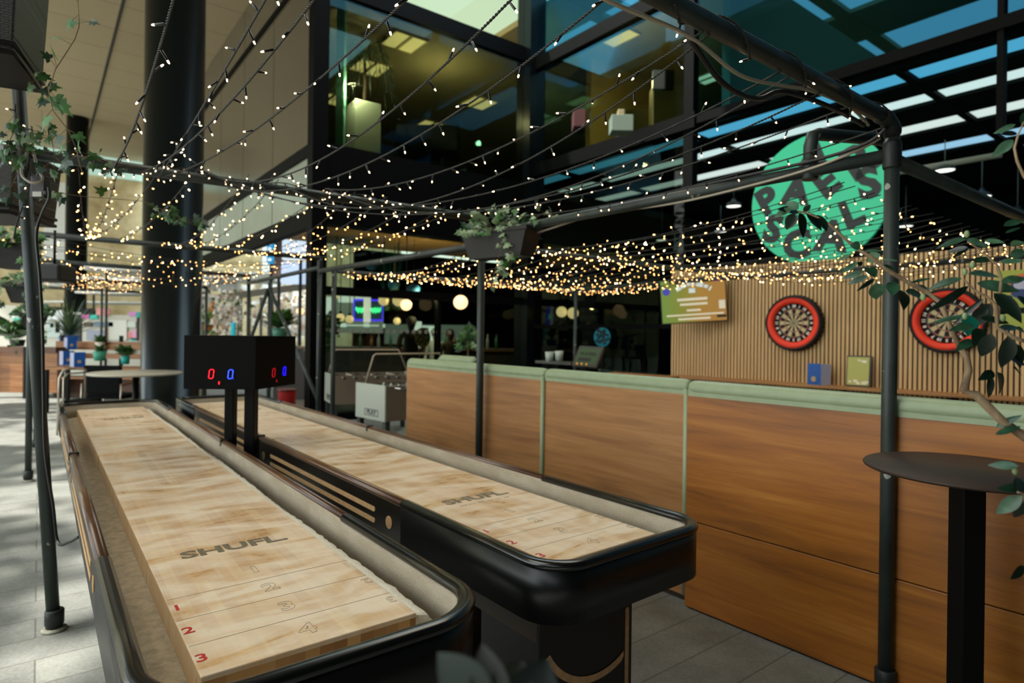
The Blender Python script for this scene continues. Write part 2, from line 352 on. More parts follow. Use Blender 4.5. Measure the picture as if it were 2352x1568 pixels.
# daylit building far behind on the left
STONE = NT('cream stone'); _n = STONE.noise(STONE.coords(), 1.1, 6, .6)
STONE.l(STONE.ramp(_n, [(.32, '#9d8858'), (.6, '#cfc096'), (.8, '#e0d6b8')]), STONE.b.inputs['Base Color']); STONE.b.inputs['Roughness'].default_value = .85
f = MB(); stbox(f, 31, 31.3, -24, 16, 0, 7.9); struct(f.build('wall_far', STONE.m))
f = MB(); stbox(f, 30.8, 31.0, -24, 16, 7.9, 9.6); struct(f.build('window_13', glow('sky lit green glass', '#a9c9bd', .55)))
WP = plain('white window reveal', '#dfe3dd', .6)
f = MB()
for t_ in (-13.2, -8.6, -4.3, .1, 4.4, 8.5): stbox(f, 30.85, 31.02, t_, t_ + .95, 3.2, 7.4)
struct(f.build('window_14', WP))
# ================================================================== SHUFFLEBOARD TABLES
def maple():
    m = NT('waxed maple butcher block'); v = m.coords()
    sep = m.new('ShaderNodeSeparateXYZ'); m.l(v, sep.inputs[0])
    br = m.new('ShaderNodeTexBrick'); mp = m.coords(rot=(0, 0, pi / 2)); m.l(mp, br.inputs['Vector'])
    for k, val in (('Scale', 1), ('Brick Width', .55), ('Row Height', .034), ('Mortar Size', .0), ('Bias', 0)): br.inputs[k].default_value = val
    br.offset = .37; br.inputs['Color1'].default_value = (0, 0, 0, 1); br.inputs['Color2'].default_value = (1, 1, 1, 1)
    top = m.ramp(br.outputs[0], [(0, '#bd8b4e'), (.35, '#cfa168'), (.7, '#dab27a'), (1, '#c7985c')])
    side = m.ramp(br.outputs[0], [(0, '#8a5a2a'), (.4, '#a8763c'), (.75, '#c79a5e'), (1, '#94632f')])
    g = m.noise(m.coords((30, 1.2, 30)), 2, 4, .6)
    top = m.mix(.3, top, m.ramp(g, [(.3, '#b98e5a'), (.7, '#ffffff')]), 'MULTIPLY')
    stain = m.noise(m.coords((2.6, 7, 1)), 1.0, 3, .5, .5); top = m.mix(m.ramp(stain, [(.48, (0, 0, 0, 1)), (.75, (.5, .5, .5, 1))]), top, '#c08c45')
    pw = m.noise(m.coords((2.2, 6, 1)), 1.5, 6, .6, .6); sp_ = m.noise(m.coords(), 420, 2, .7)
    pf = m.ramp(pw, [(.34, (.12, .12, .12, 1)), (.6, (.88, .88, .88, 1))]); pf = m.mix(.35, pf, sp_, 'MULTIPLY')
    top = m.mix(pf, top, '#ecdfc9')
    geo = m.new('ShaderNodeNewGeometry'); tv = m.new('ShaderNodeVectorTransform'); tv.vector_type = 'NORMAL'; tv.convert_to = 'OBJECT'; m.l(geo.outputs['Normal'], tv.inputs[0])
    s2 = m.new('ShaderNodeSeparateXYZ'); m.l(tv.outputs[0], s2.inputs[0]); ay = m.new('ShaderNodeMath'); ay.operation = 'ABSOLUTE'; m.l(s2.outputs['Y'], ay.inputs[0])
    gt = m.new('ShaderNodeMath'); gt.operation = 'GREATER_THAN'; gt.inputs[1].default_value = .8; m.l(ay.outputs[0], gt.inputs[0])
    ax = m.new('ShaderNodeMath'); ax.operation = 'ABSOLUTE'; m.l(s2.outputs['X'], ax.inputs[0])
    gx = m.new('ShaderNodeMath'); gx.operation = 'GREATER_THAN'; gx.inputs[1].default_value = .8; m.l(ax.outputs[0], gx.inputs[0])
    zb = m.new('ShaderNodeMath'); zb.operation = 'LESS_THAN'; zb.inputs[1].default_value = .758; m.l(sep.outputs['Z'], zb.inputs[0])
    an = m.new('ShaderNodeMath'); an.operation = 'MULTIPLY'; m.l(gt.outputs[0], an.inputs[0]); m.l(zb.outputs[0], an.inputs[1])
    c = m.mix(an.outputs[0], top, side); c = m.mix(gx.outputs[0], c, '#d2ac7c')
    m.l(c, m.b.inputs['Base Color']); m.l(m.ramp(pf, [(0, (.2, .2, .2, 1)), (.6, (.5, .5, .5, 1))]), m.b.inputs['Roughness']); m.b.inputs['Coat Weight'].default_value = .15
    m.b.inputs['Coat Roughness'].default_value = .15; m.bump(sp_, .06, .001); return m.m
MAPLE = maple()
FELT = NT('grey gutter carpet'); _f = FELT.noise(FELT.coords(), 260, 3, .8); _g = FELT.noise(FELT.coords((1, 1, 3)), 5, 4, .6)
FELT.l(FELT.mix(FELT.ramp(_g, [(.42, (0, 0, 0, 1)), (.72, (.35, .35, .35, 1))]), FELT.ramp(_f, [(.3, '#7d7260'), (.7, '#b0a48e')]), '#c9c0ae'), FELT.b.inputs['Base Color'])
FELT.b.inputs['Roughness'].default_value = .95; FELT.bump(_f, .5, .003)
POWDER = plain('white shuffleboard wax', '#e2dccd', .95, 0, .2, .1, 120, .6)
GLOSS = plain('gloss black lacquer', '#050706', .36, 0, .4)
VINYL = plain('black padded vinyl', '#0a0d0c', .24, 0, .6, 0, 30, 0)
SIDEP = plain('dark brown side panel', '#17130e', .28, 0, .5, .3, 6)
BRAIL = wood('worn brown rail', '#3a2313', '#5c3a20', '#7d5a38', 'y', 1.5, .3, .2)
OAK = plain('pale oak inlay', '#c9a071', .5, 0, .5, .15, 50)
INK = NT('stippled black print'); _i = INK.noise(INK.coords(), 700, 1, .5)
INK.l(INK.ramp(_i, [(.42, '#23241f'), (.6, '#9a8a6c')]), INK.b.inputs['Base Color'])
INKG = plain('grey pencil print', '#8d8572', .6); INKR = plain('red number print', '#b8251c', .6); LINE = plain('fine brown score line', '#7d6745', .6)
LEN, HW, CAP = 5.31, .2555, .755
def ztop(x, y, rot=0, z=.7703): return M.Translation((x, y, z)) @ M.Rotation(rot, 4, 'Z')
def shuffle_table(label, loc, rz, subtitle, fy, rc=0.0):
    t = thing('shuffleboard_table', label, 'shuffleboard table', loc, rz, 'shuffleboard tables')
    f = MB(); f.box(-HW, HW, 0, LEN, .695, .77); pf_ = f.build('playfield', MAPLE, t, True, .003)
    text('lettering', 'SHUFL.', .094, INK, pf_, ztop(.004, .795), .0004, .0035, sx=1.16)
    if subtitle:
        f = MB()
        for k in range(24):
            if k % 4 != 3: f.box(-.13 + k * .0115, -.13 + k * .0115 + .007, .716, .722, .7701, .7706)
        f.build('small_print', INKG, pf_, True)
    for n_, y in zip('1234', (.545, .385, .235, .077)): text('outline_number', n_, .075, INKG, pf_, ztop(-.002, y), 0, .002, .0006, sx=1.15)
    for n_, y in zip('123', (.39, .238, .082)):
        text('red_number', n_, .052, INKR, pf_, ztop(-.238, y), .0004, .0008, sx=1.1)
        text('red_number', n_, .052, INKG, pf_, ztop(.238, y + .03, pi), 0, 0, .0005, sx=1.1)
    for y in (.456, .308, .153, LEN - .153, LEN - .308, LEN - .456):
        f = MB(); f.box(-HW + .004, HW - .001, y - .0008, y + .0008, .7700, .7704); f.build('score_line', LINE, pf_, True)
    text('lettering', 'SHUFL.', .094, INK, pf_, ztop(0, LEN - .79, pi), .0004, .0035, sx=1.16)
    f = MB(); f.prism(rrect(-.37, .37, -fy + .025, LEN + .125, .118 + rc), .655, .69); f.build('gutter_floor', plain('dusted grey carpet', '#b5aa96', .95, 0, .2, .22, 40, .3), t, True)
    out_ = rrect(-.366, .366, -fy + .024, LEN + .126, .115 + rc); inn = rrect(-.358, .358, -fy + .032, LEN + .118, .107 + rc)
    f = MB(); f.ring(out_, inn, .685, .812, 0, True); f.build('gutter_lining', FELT.m, t, True)
    random.seed(11); f = MB(); pts = []; rr = []
    for k in range(210):
        y = .02 + k * (LEN - .04) / 209; pts.append((HW + .018 + random.uniform(-.003, .003), y, .708)); rr.append(.045 + .002 * sin(k * .21) + .003 * sin(k * .093) + random.uniform(0, .003))
    f.tube(pts, rr, 7, 0); f.tube([(x / 10, -.02 - random.uniform(0, .006), .69) for x in range(-2, 3)], .012, 6)
    o = f.build('wax_powder', POWDER, t, True); o['label'] = 'white drift of wax along the right edge'
    # outer cabinet
    Oo = rrect(-.395, .395, -fy, LEN + .15, .14 + rc); Ii = rrect(-.366, .366, -fy + .024, LEN + .126, .115 + rc)
    mid = LEN / 2
    for near_ in (True, False):
        ks = [k_ for k_ in range(len(Oo)) if (Oo[k_][1] < mid) == near_]
        if not near_: ks = ks[:]
        yy_ = CAP if near_ else LEN - CAP; sd_ = -1 if near_ else 1
        o_ = [(-.395 * -sd_, yy_)] + [Oo[k_] for k_ in ks] + [(.395 * -sd_, yy_)]; i_ = [(-.366 * -sd_, yy_)] + [Ii[k_] for k_ in ks] + [(.366 * -sd_, yy_)]
        f = MB(); f.ring(o_, i_, .64, .808, 0, True, True); f.build('end_cap', GLOSS, t, True)
    for sx in (-1, 1):
        for y0, y1 in ((CAP + .003, mid - .012), (mid + .012, LEN - CAP - .003)):
            x0, x1 = sorted((sx * .366, sx * .391)); f = MB(); f.box(x0, x1, y0, y1, .62, .802); p_ = f.build('side_panel', SIDEP, t, True, .002)
            for zc in (.738, .69):
                f = MB(); L2 = y1 - y0; hh = .0105
                P = [(y0 + .24 + hh * cos(a), zc + hh * sin(a)) for a in [R(90 + 18 * i) for i in range(11)]] + [(y1 - .24 + hh * cos(a), zc + hh * sin(a)) for a in [R(-90 + 18 * i) for i in range(11)]]
                f.prism(P, 0, .0025, 0, frame((0, 0, 0), (0, 1, 0), (0, 0, 1)).to_3x3() if sx > 0 else M(((0, 0, -1), (1, 0, 0), (0, 1, 0))), (sx * .391, 0, 0)); f.build('inlay_stripe', OAK, p_, True)
            for yc in (y0 + .1, y1 - .1):
                f = MB(); f.cyl((sx * .391, yc, .715), (sx * .394, yc, .715), .026, 24); f.cyl((sx * .394, yc, .715), (sx * .3946, yc, .715), .02, 20, 1); f.build('inlay_disc', [OAK, plain('engraved oak', '#b58c5c', .6, 0, .5, .3, 200)], p_, True)
    # padded rail: black ends, worn brown middles, joint clips
    Rl = rrect(-.376, .376, -fy + .014, LEN + .136, .125 + rc, 10)
    near = [p for p in Rl if p[1] < mid]; near = [(-.376, CAP)] + near + [(.376, CAP)]
    far = [p for p in Rl if p[1] > mid]; far = [(.376, LEN - CAP)] + far + [(-.376, LEN - CAP)]
    for P in (near, far): f = MB(); f.tube([(x, y, .812) for x, y in P], .0235, 12, flat=.72); f.build('padded_rail', VINYL, t, True)
    for sx in (-1, 1):
        for y0, y1 in ((CAP, mid), (mid, LEN - CAP)): f = MB(); f.tube([(sx * .377, y0 + .004, .812), (sx * .377, y1 - .004, .812)], .02, 10, flat=.75); f.build('side_rail', BRAIL, t, True)
        f = MB(); f.box(sx * .377 - .024, sx * .377 + .024, mid - .012, mid + .012, .79, .831); f.build('rail_clip', STEEL, t, True, .003)
    # legs and under-frame
    f = MB(); f.box(-.236, .236, .1, LEN - .1, .47, .61); f.build('under_beam', plain('brown brace', '#3d2f1d', .5), t, True)
    for y0, y1, sg in ((.09, .42, -1), (LEN - .42, LEN - .1, 1), (mid - .12, mid + .12, 0)):
        f = MB(); f.box(-.235, .235, y0, y1, .0, .648); lg = f.build('pedestal_leg', plain('matt black pedestal', '#0e0d0b', .5), t, True, .004)
        if sg:
            yf = y0 if sg < 0 else y1; e = .003 * sg
            f = MB(); f.box(.195, .213, yf, yf + e, .02, .47); f.tube([(.204, yf, .47), (.204, yf + e, .47)], .009, 12); f.build('inlay_stripe', OAK, lg, True)
            f = MB(); P = [(.05 + .3 * cos(R(a)), .56 + .3 * sin(R(a))) for a in range(-150, -46, 6)]; Q = [(.05 + .275 * cos(R(a)), .56 + .275 * sin(R(a))) for a in range(-150, -46, 6)]
            for k in range(len(P) - 1):
                q = [P[k], P[k + 1], Q[k + 1], Q[k]]; f.add([(max(-.23, min(.185, x)), yf + e, z) for x, z in q], [(0, 1, 2, 3)])
            f.build('inlay_arc', OAK, lg, True)
    for y in (.52, LEN - .52):
        f = MB(); 
        for sx in (-1, 1): f = MB(); x0, x1 = sorted((sx * .15, sx * .234)); f.box(x0, x1, y - .04, y + .04, 0, .47); f.build('brace_post', plain('brown brace', '#3d2f1d', .5), t, True)
        for sx in (-1, 1): f = MB(); f.sphere((sx * .238, y - .28 if y < 1 else y + .28, .54), .009, 8); f.build('bolt', STEEL, t, True)
    return t
aL, bL = V((cos(R(127.6)), sin(R(127.6)), 0)), V((sin(R(127.6)), -cos(R(127.6)), 0))
aRt, bRt = V((cos(R(128.6)), sin(R(128.6)), 0)), V((sin(R(128.6)), -cos(R(128.6)), 0))
OL = V((-.6455, 1.291, 0)) + bL * .2555; ORt = V((.0327, 1.866, 0)) + bRt * .397
shuffle_table('shuffleboard table nearest the camera, pale dusty top with red numbers along its left edge', OL, R(37.6), False, .19, .05)
shuffle_table('second shuffleboard table, between the first table and the wooden booth partitions', ORt, R(38.6), True, .145)
# ------------------------------------------------------------------ scoreboard standing between the tables
sbx = thing('scoreboard', 'black electronic scoreboard box on two posts between the shuffleboard tables', 'scoreboard', V((-1.66, 3.82, 0)))
P0, P1, P2_, P3_ = V((-1.935, 3.62, 0)), V((-1.507, 3.62, 0)), V((-1.425, 4.05, 0)), V((-1.86, 4.05, 0))
f = MB(); f.prism([(p.x, p.y) for p in (P0, P1, P2_, P3_)], 1.152, 1.468); box_ = f.build('display_box', plain('matt black box', '#070807', .65, 0, .1), sbx, False, .004)
f = MB(); f.box(-1.79, -1.733, 3.83, 3.89, 0, 1.17); f.build('post', plain('black square post', '#060706', .5, 0, .15), sbx, False, .004)
f = MB(); f.box(-1.625, -1.563, 3.735, 3.80, 0, 1.17); f.build('post', plain('black square post', '#060706', .5, 0, .15), sbx, False, .004)
f = MB(); f.box(-1.80, -1.55, 3.72, 3.9, 0, .012); f.build('base_plate', BLACK, sbx)
LR, LB = glow('red led segments', '#ff1a2a', 2.2), glow('blue led segments', '#2f4dff', 2.6)
def seg_digit(o, x, y, h, mat, dot):
    f = MB(); w = h * .5; T = h * .075; x, y = V(x).normalized(), V(y).normalized(); n = x.cross(y); x = x; sk = .12
    def bar(p, q):
        c = lambda a: V(o) + x * (a[0] + sk * a[1]) + y * a[1]
        f.beam(c(p), c(q), T, .003, 0, n)
    g = T * .9
    for p, q in (((g, 0), (w - g, 0)), ((g, h), (w - g, h)), ((0, g), (0, h / 2 - g * .4)), ((0, h / 2 + g * .4), (0, h - g)), ((w, g), (w, h / 2 - g * .4)), ((w, h / 2 + g * .4), (w, h - g))): bar(p, q)
    if dot: f.sphere(V(o) + x * (w + T * 1.6), T * .6, 6)
    f.build('digit', mat, box_)
xv = (P1 - P0).normalized(); nf = V((0, -1, 0)) * .0025; up = V((0, 0, 1))
seg_digit(P0 + xv * .150 + nf + up * 1.216, xv, up, .052, LR, False); seg_digit(P0 + xv * .263 + nf + up * 1.216, xv, up, .052, LB, True)
f = MB(); f.beam(P0 + xv * .212 + nf + up * 1.182, P0 + xv * .213 + nf + up * 1.198, .006, .003, 0, (0, 1, 0)); f.build('indicator', LR, box_)
xw = (P2_ - P1).normalized(); n2 = xw.cross(up) * .0025
seg_digit(P1 + xw * .165 + n2 + up * 1.216, xw, up, .052, glow('dim red led segments', '#c01020', .8), False); seg_digit(P1 + xw * .285 + n2 + up * 1.22, xw, up, .052, glow('deep blue led segments', '#2016ff', 2), True)
f = MB(); f.beam(P1 + xw * .215 + n2 + up * 1.182, P1 + xw * .216 + n2 + up * 1.196, .006, .003, 0, (1, 0, 0)); f.build('indicator', glow('dim red led segments', '#c01020', .8), box_)
# ================================================================== BOOTH PARTITIONS
bd = V((.636, -.772, 0)); bn = V((.772, .636, 0)); BO = V((.974, 3.40, 0)); brz = rz_of(bd)
SAGE = plain('sage green vinyl', '#8d9c7b', .42, 0, .45, .06, 18, .05)
PLYA = wood('light teak plywood', '#83562f', '#a27140', '#b88552', 'x', 1.1, .45, 0, .8)
PLYB = wood('amber teak plywood', '#74420c', '#9a5c17', '#b3752c', 'x', 1.1, .4, 0, .8)
def partition(label, x0, x1, y0, mat, seam, hump=None):
    t = thing('booth_partition', label, 'booth partition', BO + bd * x0, brz, 'booth partitions'); L_ = x1 - x0
    if seam:
        f = MB(); f.box(0, L_, y0, y0 + .03, .488, 1.185); f.build('upper_panel', mat, t, True, .003)
        f = MB(); f.box(0, L_, y0, y0 + .03, .012, .483); f.build('lower_panel', mat, t, True, .003)
    else: f = MB(); f.box(0, L_, y0, y0 + .03, .04, 1.18); f.build('panel', mat, t, True, .003)
    f = MB(); f.box(.01, L_ - .01, y0 + .03, y0 + .13, 0, 1.17); f.build('frame', plain('dark timber frame', '#2c2118', .7), t, True)
    f = MB(); xs = [0, .006, .02, .05] + [.05 + (L_ - .1) * k / 8 for k in range(1, 8)] + [L_ - .05, L_ - .02, L_ - .006, L_]
    rs = [.022, .034, .041, .044] + [.044] * 7 + [.044, .041, .034, .022]
    f.tube([(x, y0 + .036, 1.214) for x in xs], rs, 16, flat=1.0); f.box(.01, L_ - .01, y0 - .003, y0 + .09, 1.172, 1.212); rl = f.build('padded_top', SAGE, t, True)
    if hump: f = MB(); f.tube([(hump[0], y0 + .16, 1.235), (hump[0] + .04, y0 + .16, 1.262), (hump[1] - .04, y0 + .16, 1.262), (hump[1], y0 + .16, 1.235)], .04, 10); f.build('headrest', SAGE, t, True)
    f = MB(); f.tube([(L_ - .004, y0 - .006, .05), (L_ - .004, y0 - .006, 1.2)], .017, 10); f.build('edge_piping', SAGE, t, True)
    f = MB(); f.box(.02, L_ - .02, y0 + .13, y0 + .24, .0, 1.12); f.build('seat_back', SAGE, t, True, .03)
    return t
partition('light brown booth partition furthest from camera, scaffold pole in front of its panel', -3.17, -1.225, .05, PLYA, False, (.35, .9))
partition('light brown booth partition between the two vertical sage green pipings', -1.225, -.028, .05, PLYA, False)
partition('amber brown booth partition behind the high round table, with a horizontal panel joint', 0, 2.7, 0, PLYB, True)
# ================================================================== SLATTED DART WALL
dd = V((.695, -.719, 0)); dn = V((.719, .695, 0)); DO = V((3.67, 7.95, 0)); drz = rz_of(dd); DT = M.Translation(DO) @ M.Rotation(drz, 4, 'Z')
def dw(x, y, z): return DT @ V((x, y, z))
SLAT = NT('pale oak slats'); _n = SLAT.noise(SLAT.coords((25, 25, 1)), 1.5, 4, .6)
SLAT.l(SLAT.ramp(_n, [(.3, '#c29d68'), (.7, '#ddba86')]), SLAT.b.inputs['Base Color']); SLAT.b.inputs['Roughness'].default_value = .6
f = MB(); f.box(-1.82, 3.2, .022, .16, 0, 2.48, 1)
k = -1.82
while k < 3.2:
    f.box(k, k + .031, 0, .024, .02, 2.485, 0); k += .0475
wr = f.build('wall_right', [SLAT.m, plain('black felt backing', '#17120c', .9)], None); wr.matrix_world = DT; struct(wr); MW[wr] = DT
led = thing('drinks_ledge', 'long pale wood ledge running along the foot of the slatted wall', 'ledge', dw(-.4, 0, 0), drz)
WARM = wood('warm oak ledge', '#8a5527', '#b07a42', '#c99a63', 'x', 1.2, .4)
f = MB(); f.box(-1.3, 2.9, -.34, -.001, .895, .925); f.build('shelf_board', WARM, led, True, .004)
for x in (-1.2, -.1, 1.0, 2.1): f = MB(); f.box(x, x + .03, -.3, -.004, .65, .875); f.build('bracket', BLACK, led, True)
# dartboards
REDR = plain('bright red surround face', '#f0442a', .6, 0, .3); RUB = plain('black rubber surround', '#0d0d0e', .75)
def board_mats():
    L = [plain('dartboard black', '#15130f', .8), plain('dartboard cream', '#cdb98a', .8), plain('dartboard red', '#b03028', .8), plain('dartboard green', '#2d6a45', .8), plain('wire grey', '#c9c6bb', .4)]
    return L
def dartboard(label, x, z):
    t = thing('dartboard', label, 'dartboard', dw(x, 0, z), drz, 'dartboards on the slatted wall')
    m = M(((1, 0, 0), (0, 0, -1), (0, 1, 0)))      # local z of the lathe -> towards the room
    f = MB(); f.lathe([(.348, .002), (.356, .02), (.356, .09), (.346, .112), (.325, .114), (.322, .09)], (0, 0, 0), 48, 0, m, True, False)
    for k in range(40):
        a = 2 * pi * k / 40; f.obox(m @ V((.357 * cos(a), .357 * sin(a), .04)), m @ (V((cos(a), sin(a), 0)) * .006), m @ (V((-sin(a), cos(a), 0)) * .012), m @ V((0, 0, .026)))
    f.build('surround', RUB, t, True)
    f = MB(); f.lathe([(.325, .1), (.322, .108), (.285, .104), (.252, .085), (.2505, .02)], (0, 0, 0), 48, 0, m, True, False); f.build('red_ring', REDR, t, True)
    f = MB()
    f.lathe([(.2497, .03), (.2497, .055), (.0001, .055)], (0, 0, 0), 40, 0, m)
    Rr = [.0070, .0176, .1067, .1177, .1760, .1870]
    for k in range(20):
        a0, a1 = R(90 - 9 + 18 * k), R(90 + 9 + 18 * k)
        for j in range(1, 5):
            mi = {1: 0 if k % 2 == 0 else 1, 3: 0 if k % 2 == 0 else 1, 2: 2 if k % 2 == 0 else 3, 4: 2 if k % 2 == 0 else 3}[j]
            vs = [m @ V((r * cos(a), r * sin(a), .0562)) for r in (Rr[j], Rr[j + 1]) for a in (a0, (a0 + a1) / 2, a1)]
            f.add(vs, [(0, 1, 4, 3), (1, 2, 5, 4)], mi)
    f.lathe([(.0176, .0565), (.0070, .0566)], (0, 0, 0), 20, 3, m, True, False); f.lathe([(.0070, .0568), (.0001, .0568)], (0, 0, 0), 12, 2, m)
    bd_ = f.build('board', board_mats(), t, True)
    f = MB()
    for r in (.0070, .0176, .1067, .1177, .1760, .1870): f.tube([m @ V((r * cos(a), r * sin(a), .0575)) for a in [2 * pi * i / 40 for i in range(40)]], .0007, 4, 0, True)
    for k in range(20): a = R(81 + 18 * k); f.cyl(m @ V((.0176 * cos(a), .0176 * sin(a), .0575)), m @ V((.1870 * cos(a), .1870 * sin(a), .0575)), .0007, 4)
    f.build('wire_spider', board_mats()[4], bd_, True)
    nums = [20, 5, 12, 9, 14, 11, 8, 16, 7, 19, 3, 17, 2, 15, 10, 6, 13, 4, 18, 1]
    NW = plain('white number wire', '#e8e4d8', .5)
    for k, n_ in enumerate(nums):
        a = R(90 + 18 * k); c = m @ V((.2178 * cos(a), .2178 * sin(a), .057))
        text('number', str(n_), .046, NW, bd_, frame(c, (sin(a), 0, -cos(a)), (cos(a), 0, sin(a))), .0015, .0025)
    return t
dartboard('left dartboard with red ring on the slatted wall, fully visible', 0, 1.69)
dartboard('right dartboard with red ring, half covered by shrub leaves', 1.64, 1.71)
# wall screen
tv = thing('wall_screen', 'wall mounted screen with green to orange display, left end of slatted wall', 'screen', dw(-1.5, -.1, 1.62), drz)
c0, c1, c2, c3 = px(1515, 648, 8.72), px(1662, 634, 8.45), px(1672, 735, 8.45), px(1524, 742, 8.72)
cx_ = (c0 + c1 + c2 + c3) / 4; xx = ((c1 - c0) + (c2 - c3)).normalized(); yy = V((0, 0, 1)); yy = ((c0 - c3) + (c1 - c2)).normalized(); FT = frame(cx_, xx, yy); wv = ((c1 - c0).length + (c2 - c3).length) / 4; hv = ((c0 - c3).length + (c1 - c2).length) / 4
f = MB(); f.obox(FT @ V((0, 0, -.03)), FT.to_3x3() @ V((wv + .014, 0, 0)), FT.to_3x3() @ V((0, hv + .014, 0)), FT.to_3x3() @ V((0, 0, .028))); hs = f.build('housing', plain('screen housing', '#1b1a16', .4), tv, False, .004)
f = MB(); f.cyl(FT @ V((.1, 0, -.05)), FT @ V((.12, 0, -.3)), .035, 10); f.build('wall_arm', BLACK, tv)
SM = NT('lime to orange display'); _c = SM.coords(kind='Object'); SM.b.inputs['Base Color'].default_value = (0, 0, 0, 1); SM.b.inputs['Roughness'].default_value = .3
_s = SM.new('ShaderNodeSeparateXYZ'); SM.l(_c, _s.inputs[0]); _r = SM.new('ShaderNodeMapRange'); _r.inputs[1].default_value = -wv; _r.inputs[2].default_value = wv
SM.l(_s.outputs['X'], _r.inputs[0]); SM.l(SM.ramp(_r.outputs[0], [(0, '#7fa24a'), (.3, '#93993f'), (.6, '#b98f42'), (1, '#bd8a48')]), SM.b.inputs['Emission Color']); SM.b.inputs['Emission Strength'].default_value = .62
me_ = MB(); me_.box(-wv, wv, -hv, hv, -.002, 0); so = me_.build('display', SM.m, hs, True); so.matrix_local = MW[hs].inverted() @ FT; MW[so] = FT
PB, PW, PP, PK = glow('pale blue display text', '#b9c6c4', .6), glow('pale display text', '#bdb6a0', .6), glow('magenta display label', '#c927b5', .7), plain('dark display label', '#2b2a24', .5)
def blk(x0, x1, y0, y1, mat, name='display_text', rot=0):
    f = MB(); c = V(((x0 + x1) / 2 * wv, (y0 + y1) / 2 * hv, .0006)); a = R(rot)
    f.obox(c, V((cos(a), sin(a), 0)) * ((x1 - x0) / 2 * wv), V((-sin(a), cos(a), 0)) * ((y1 - y0) / 2 * hv), (0, 0, .0006)); f.build(name, mat, so, True)
blk(-.52, -.36, .5, .68, PB, rot=28); blk(-.36, -.2, .62, .8, PB, rot=18); blk(-.18, .08, .7, .9, PB, rot=3); blk(.12, .34, .62, .84, PB, rot=-14); blk(.36, .48, .54, .7, PB, rot=-24); blk(.52, .57, .4, .62, PB, rot=-30)
blk(-.12, .08, .36, .58, PB); blk(-.5, .44, .0, .13, PW); blk(-.42, .44, -.22, -.11, PW); blk(-.22, .22, -.5, -.4, PW); blk(-.86, .92, -.7, -.62, PW); blk(-.5, .5, -.9, -.8, PW); blk(.7, .99, .82, .98, PP); blk(.78, .97, -.46, -.06, PW); blk(.7, .99, -.86, -.74, PK)
f = MB(); f.lathe([(.12 * wv, 0), (.12 * wv, .0015)], (-.83 * wv, .48 * hv, .0005), 20); f.build('display_badge', glow('violet display badge', '#3b3f9e', .5), so, True)
# round green sign behind the top of the slatted wall
sg = thing('round_sign', 'round green sign with dark letters above the slatted wall', 'sign', dw(.18, .3, 2.45), drz)
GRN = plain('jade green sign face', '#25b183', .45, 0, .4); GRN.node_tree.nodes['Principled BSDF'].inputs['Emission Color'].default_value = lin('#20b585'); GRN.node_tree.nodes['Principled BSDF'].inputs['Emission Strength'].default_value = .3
c = px(1875, 456, 8.0); sc = MW[sg].inverted() @ c; RS = .86; mS = M(((1, 0, 0), (0, 0, -1), (0, 1, 0)))
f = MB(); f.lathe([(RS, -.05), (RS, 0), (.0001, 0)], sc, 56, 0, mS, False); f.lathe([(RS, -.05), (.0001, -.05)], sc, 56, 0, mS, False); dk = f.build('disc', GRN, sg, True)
f = MB(); f.box(sc.x - .5, sc.x - .44, .06, .1, -2.4, sc.z - .2); f.box(sc.x + .44, sc.x + .5, .06, .1, -2.4, sc.z - .2); f.build('support', BLACK, sg, True)
LT = plain('dark sign letters', '#1a2527', .6)
kpp = RS / 152.0
for ch, X, Y, a, sz in (('P', 1762, 447, 27, 62), ('A', 1828, 434, -9, 62), ('E', 1896, 425, 34, 62), ('R', 1964, 388, 30, 72), ('A', 1868, 352, -4, 56), ('S', 1983, 440, 12, 66), ('S', 1775, 517, -14, 62), ('C', 1832, 560, 2, 62), ('A', 1908, 549, -8, 66), ('L', 1950, 502, 20, 58)):
    text('letter', ch, sz * kpp * 1.4, LT, dk, frame((sc.x + (X - 1875) * kpp, sc.y - .004, sc.z - (Y - 456) * kpp), (cos(R(a)), 0, sin(R(a))), (-sin(R(a)), 0, cos(R(a)))), .004, .026)
# ledge items
mc = thing('menu_card', 'blue folded menu card standing on the ledge below left dartboard', 'menu', dw(.33, -.2, .925), drz)
BLU = plain('cobalt blue card', '#0d55a8', .5); LIL = plain('pale lilac paper', '#a9aec8', .6)
pq = MW[mc].inverted()
f = MB(); f.beam((-.1, 0, .13), (.07, -.03, .13), .004, .26); f.build('front_cover', BLU, mc, True)
f = MB(); f.beam((.07, -.03, .13), (.15, .06, .13), .004, .255); f.build('back_cover', LIL, mc, True)
f = MB(); f.cyl((-.02, -.018, .07), (-.021, -.0215, .07), .034, 20); f.build('emblem', plain('beige emblem', '#b09a78', .6), mc, True)
fr = thing('framed_notice', 'lime green framed notice standing on the ledge beside the scaffold pole', 'notice', dw(.77, -.06, .925), drz)
f = MB(); fx = frame((0, 0, .185), (1, 0, 0), (0, .12, 1)); r3 = fx.to_3x3()
f.obox(fx @ V((0, 0, 0)), r3 @ V((.135, 0, 0)), r3 @ V((0, .185, 0)), r3 @ V((0, 0, .012))); fo = f.build('frame', plain('black notice frame', '#12120f', .4), fr, True, .004)
f = MB(); f.obox(fx @ V((-.006, 0, .0125)), r3 @ V((.118, 0, 0)), r3 @ V((0, .168, 0)), r3 @ V((0, 0, .001))); f.build('notice', plain('lime paper', '#a8a83c', .3), fo, True)
f = MB()
for (x, y, r_) in ((-.09, -.13, .016), (-.03, -.12, .022), (.0, -.145, .02), (.06, -.14, .024), (.09, -.13, .02), (.0, .13, .014), (.06, .115, .022), (.03, .12, .012)): f.obox(fx @ V((x, y, .0145)), r3 @ V((r_, 0, 0)), r3 @ V((0, r_ * .7, 0)), r3 @ V((0, 0, .0006)))
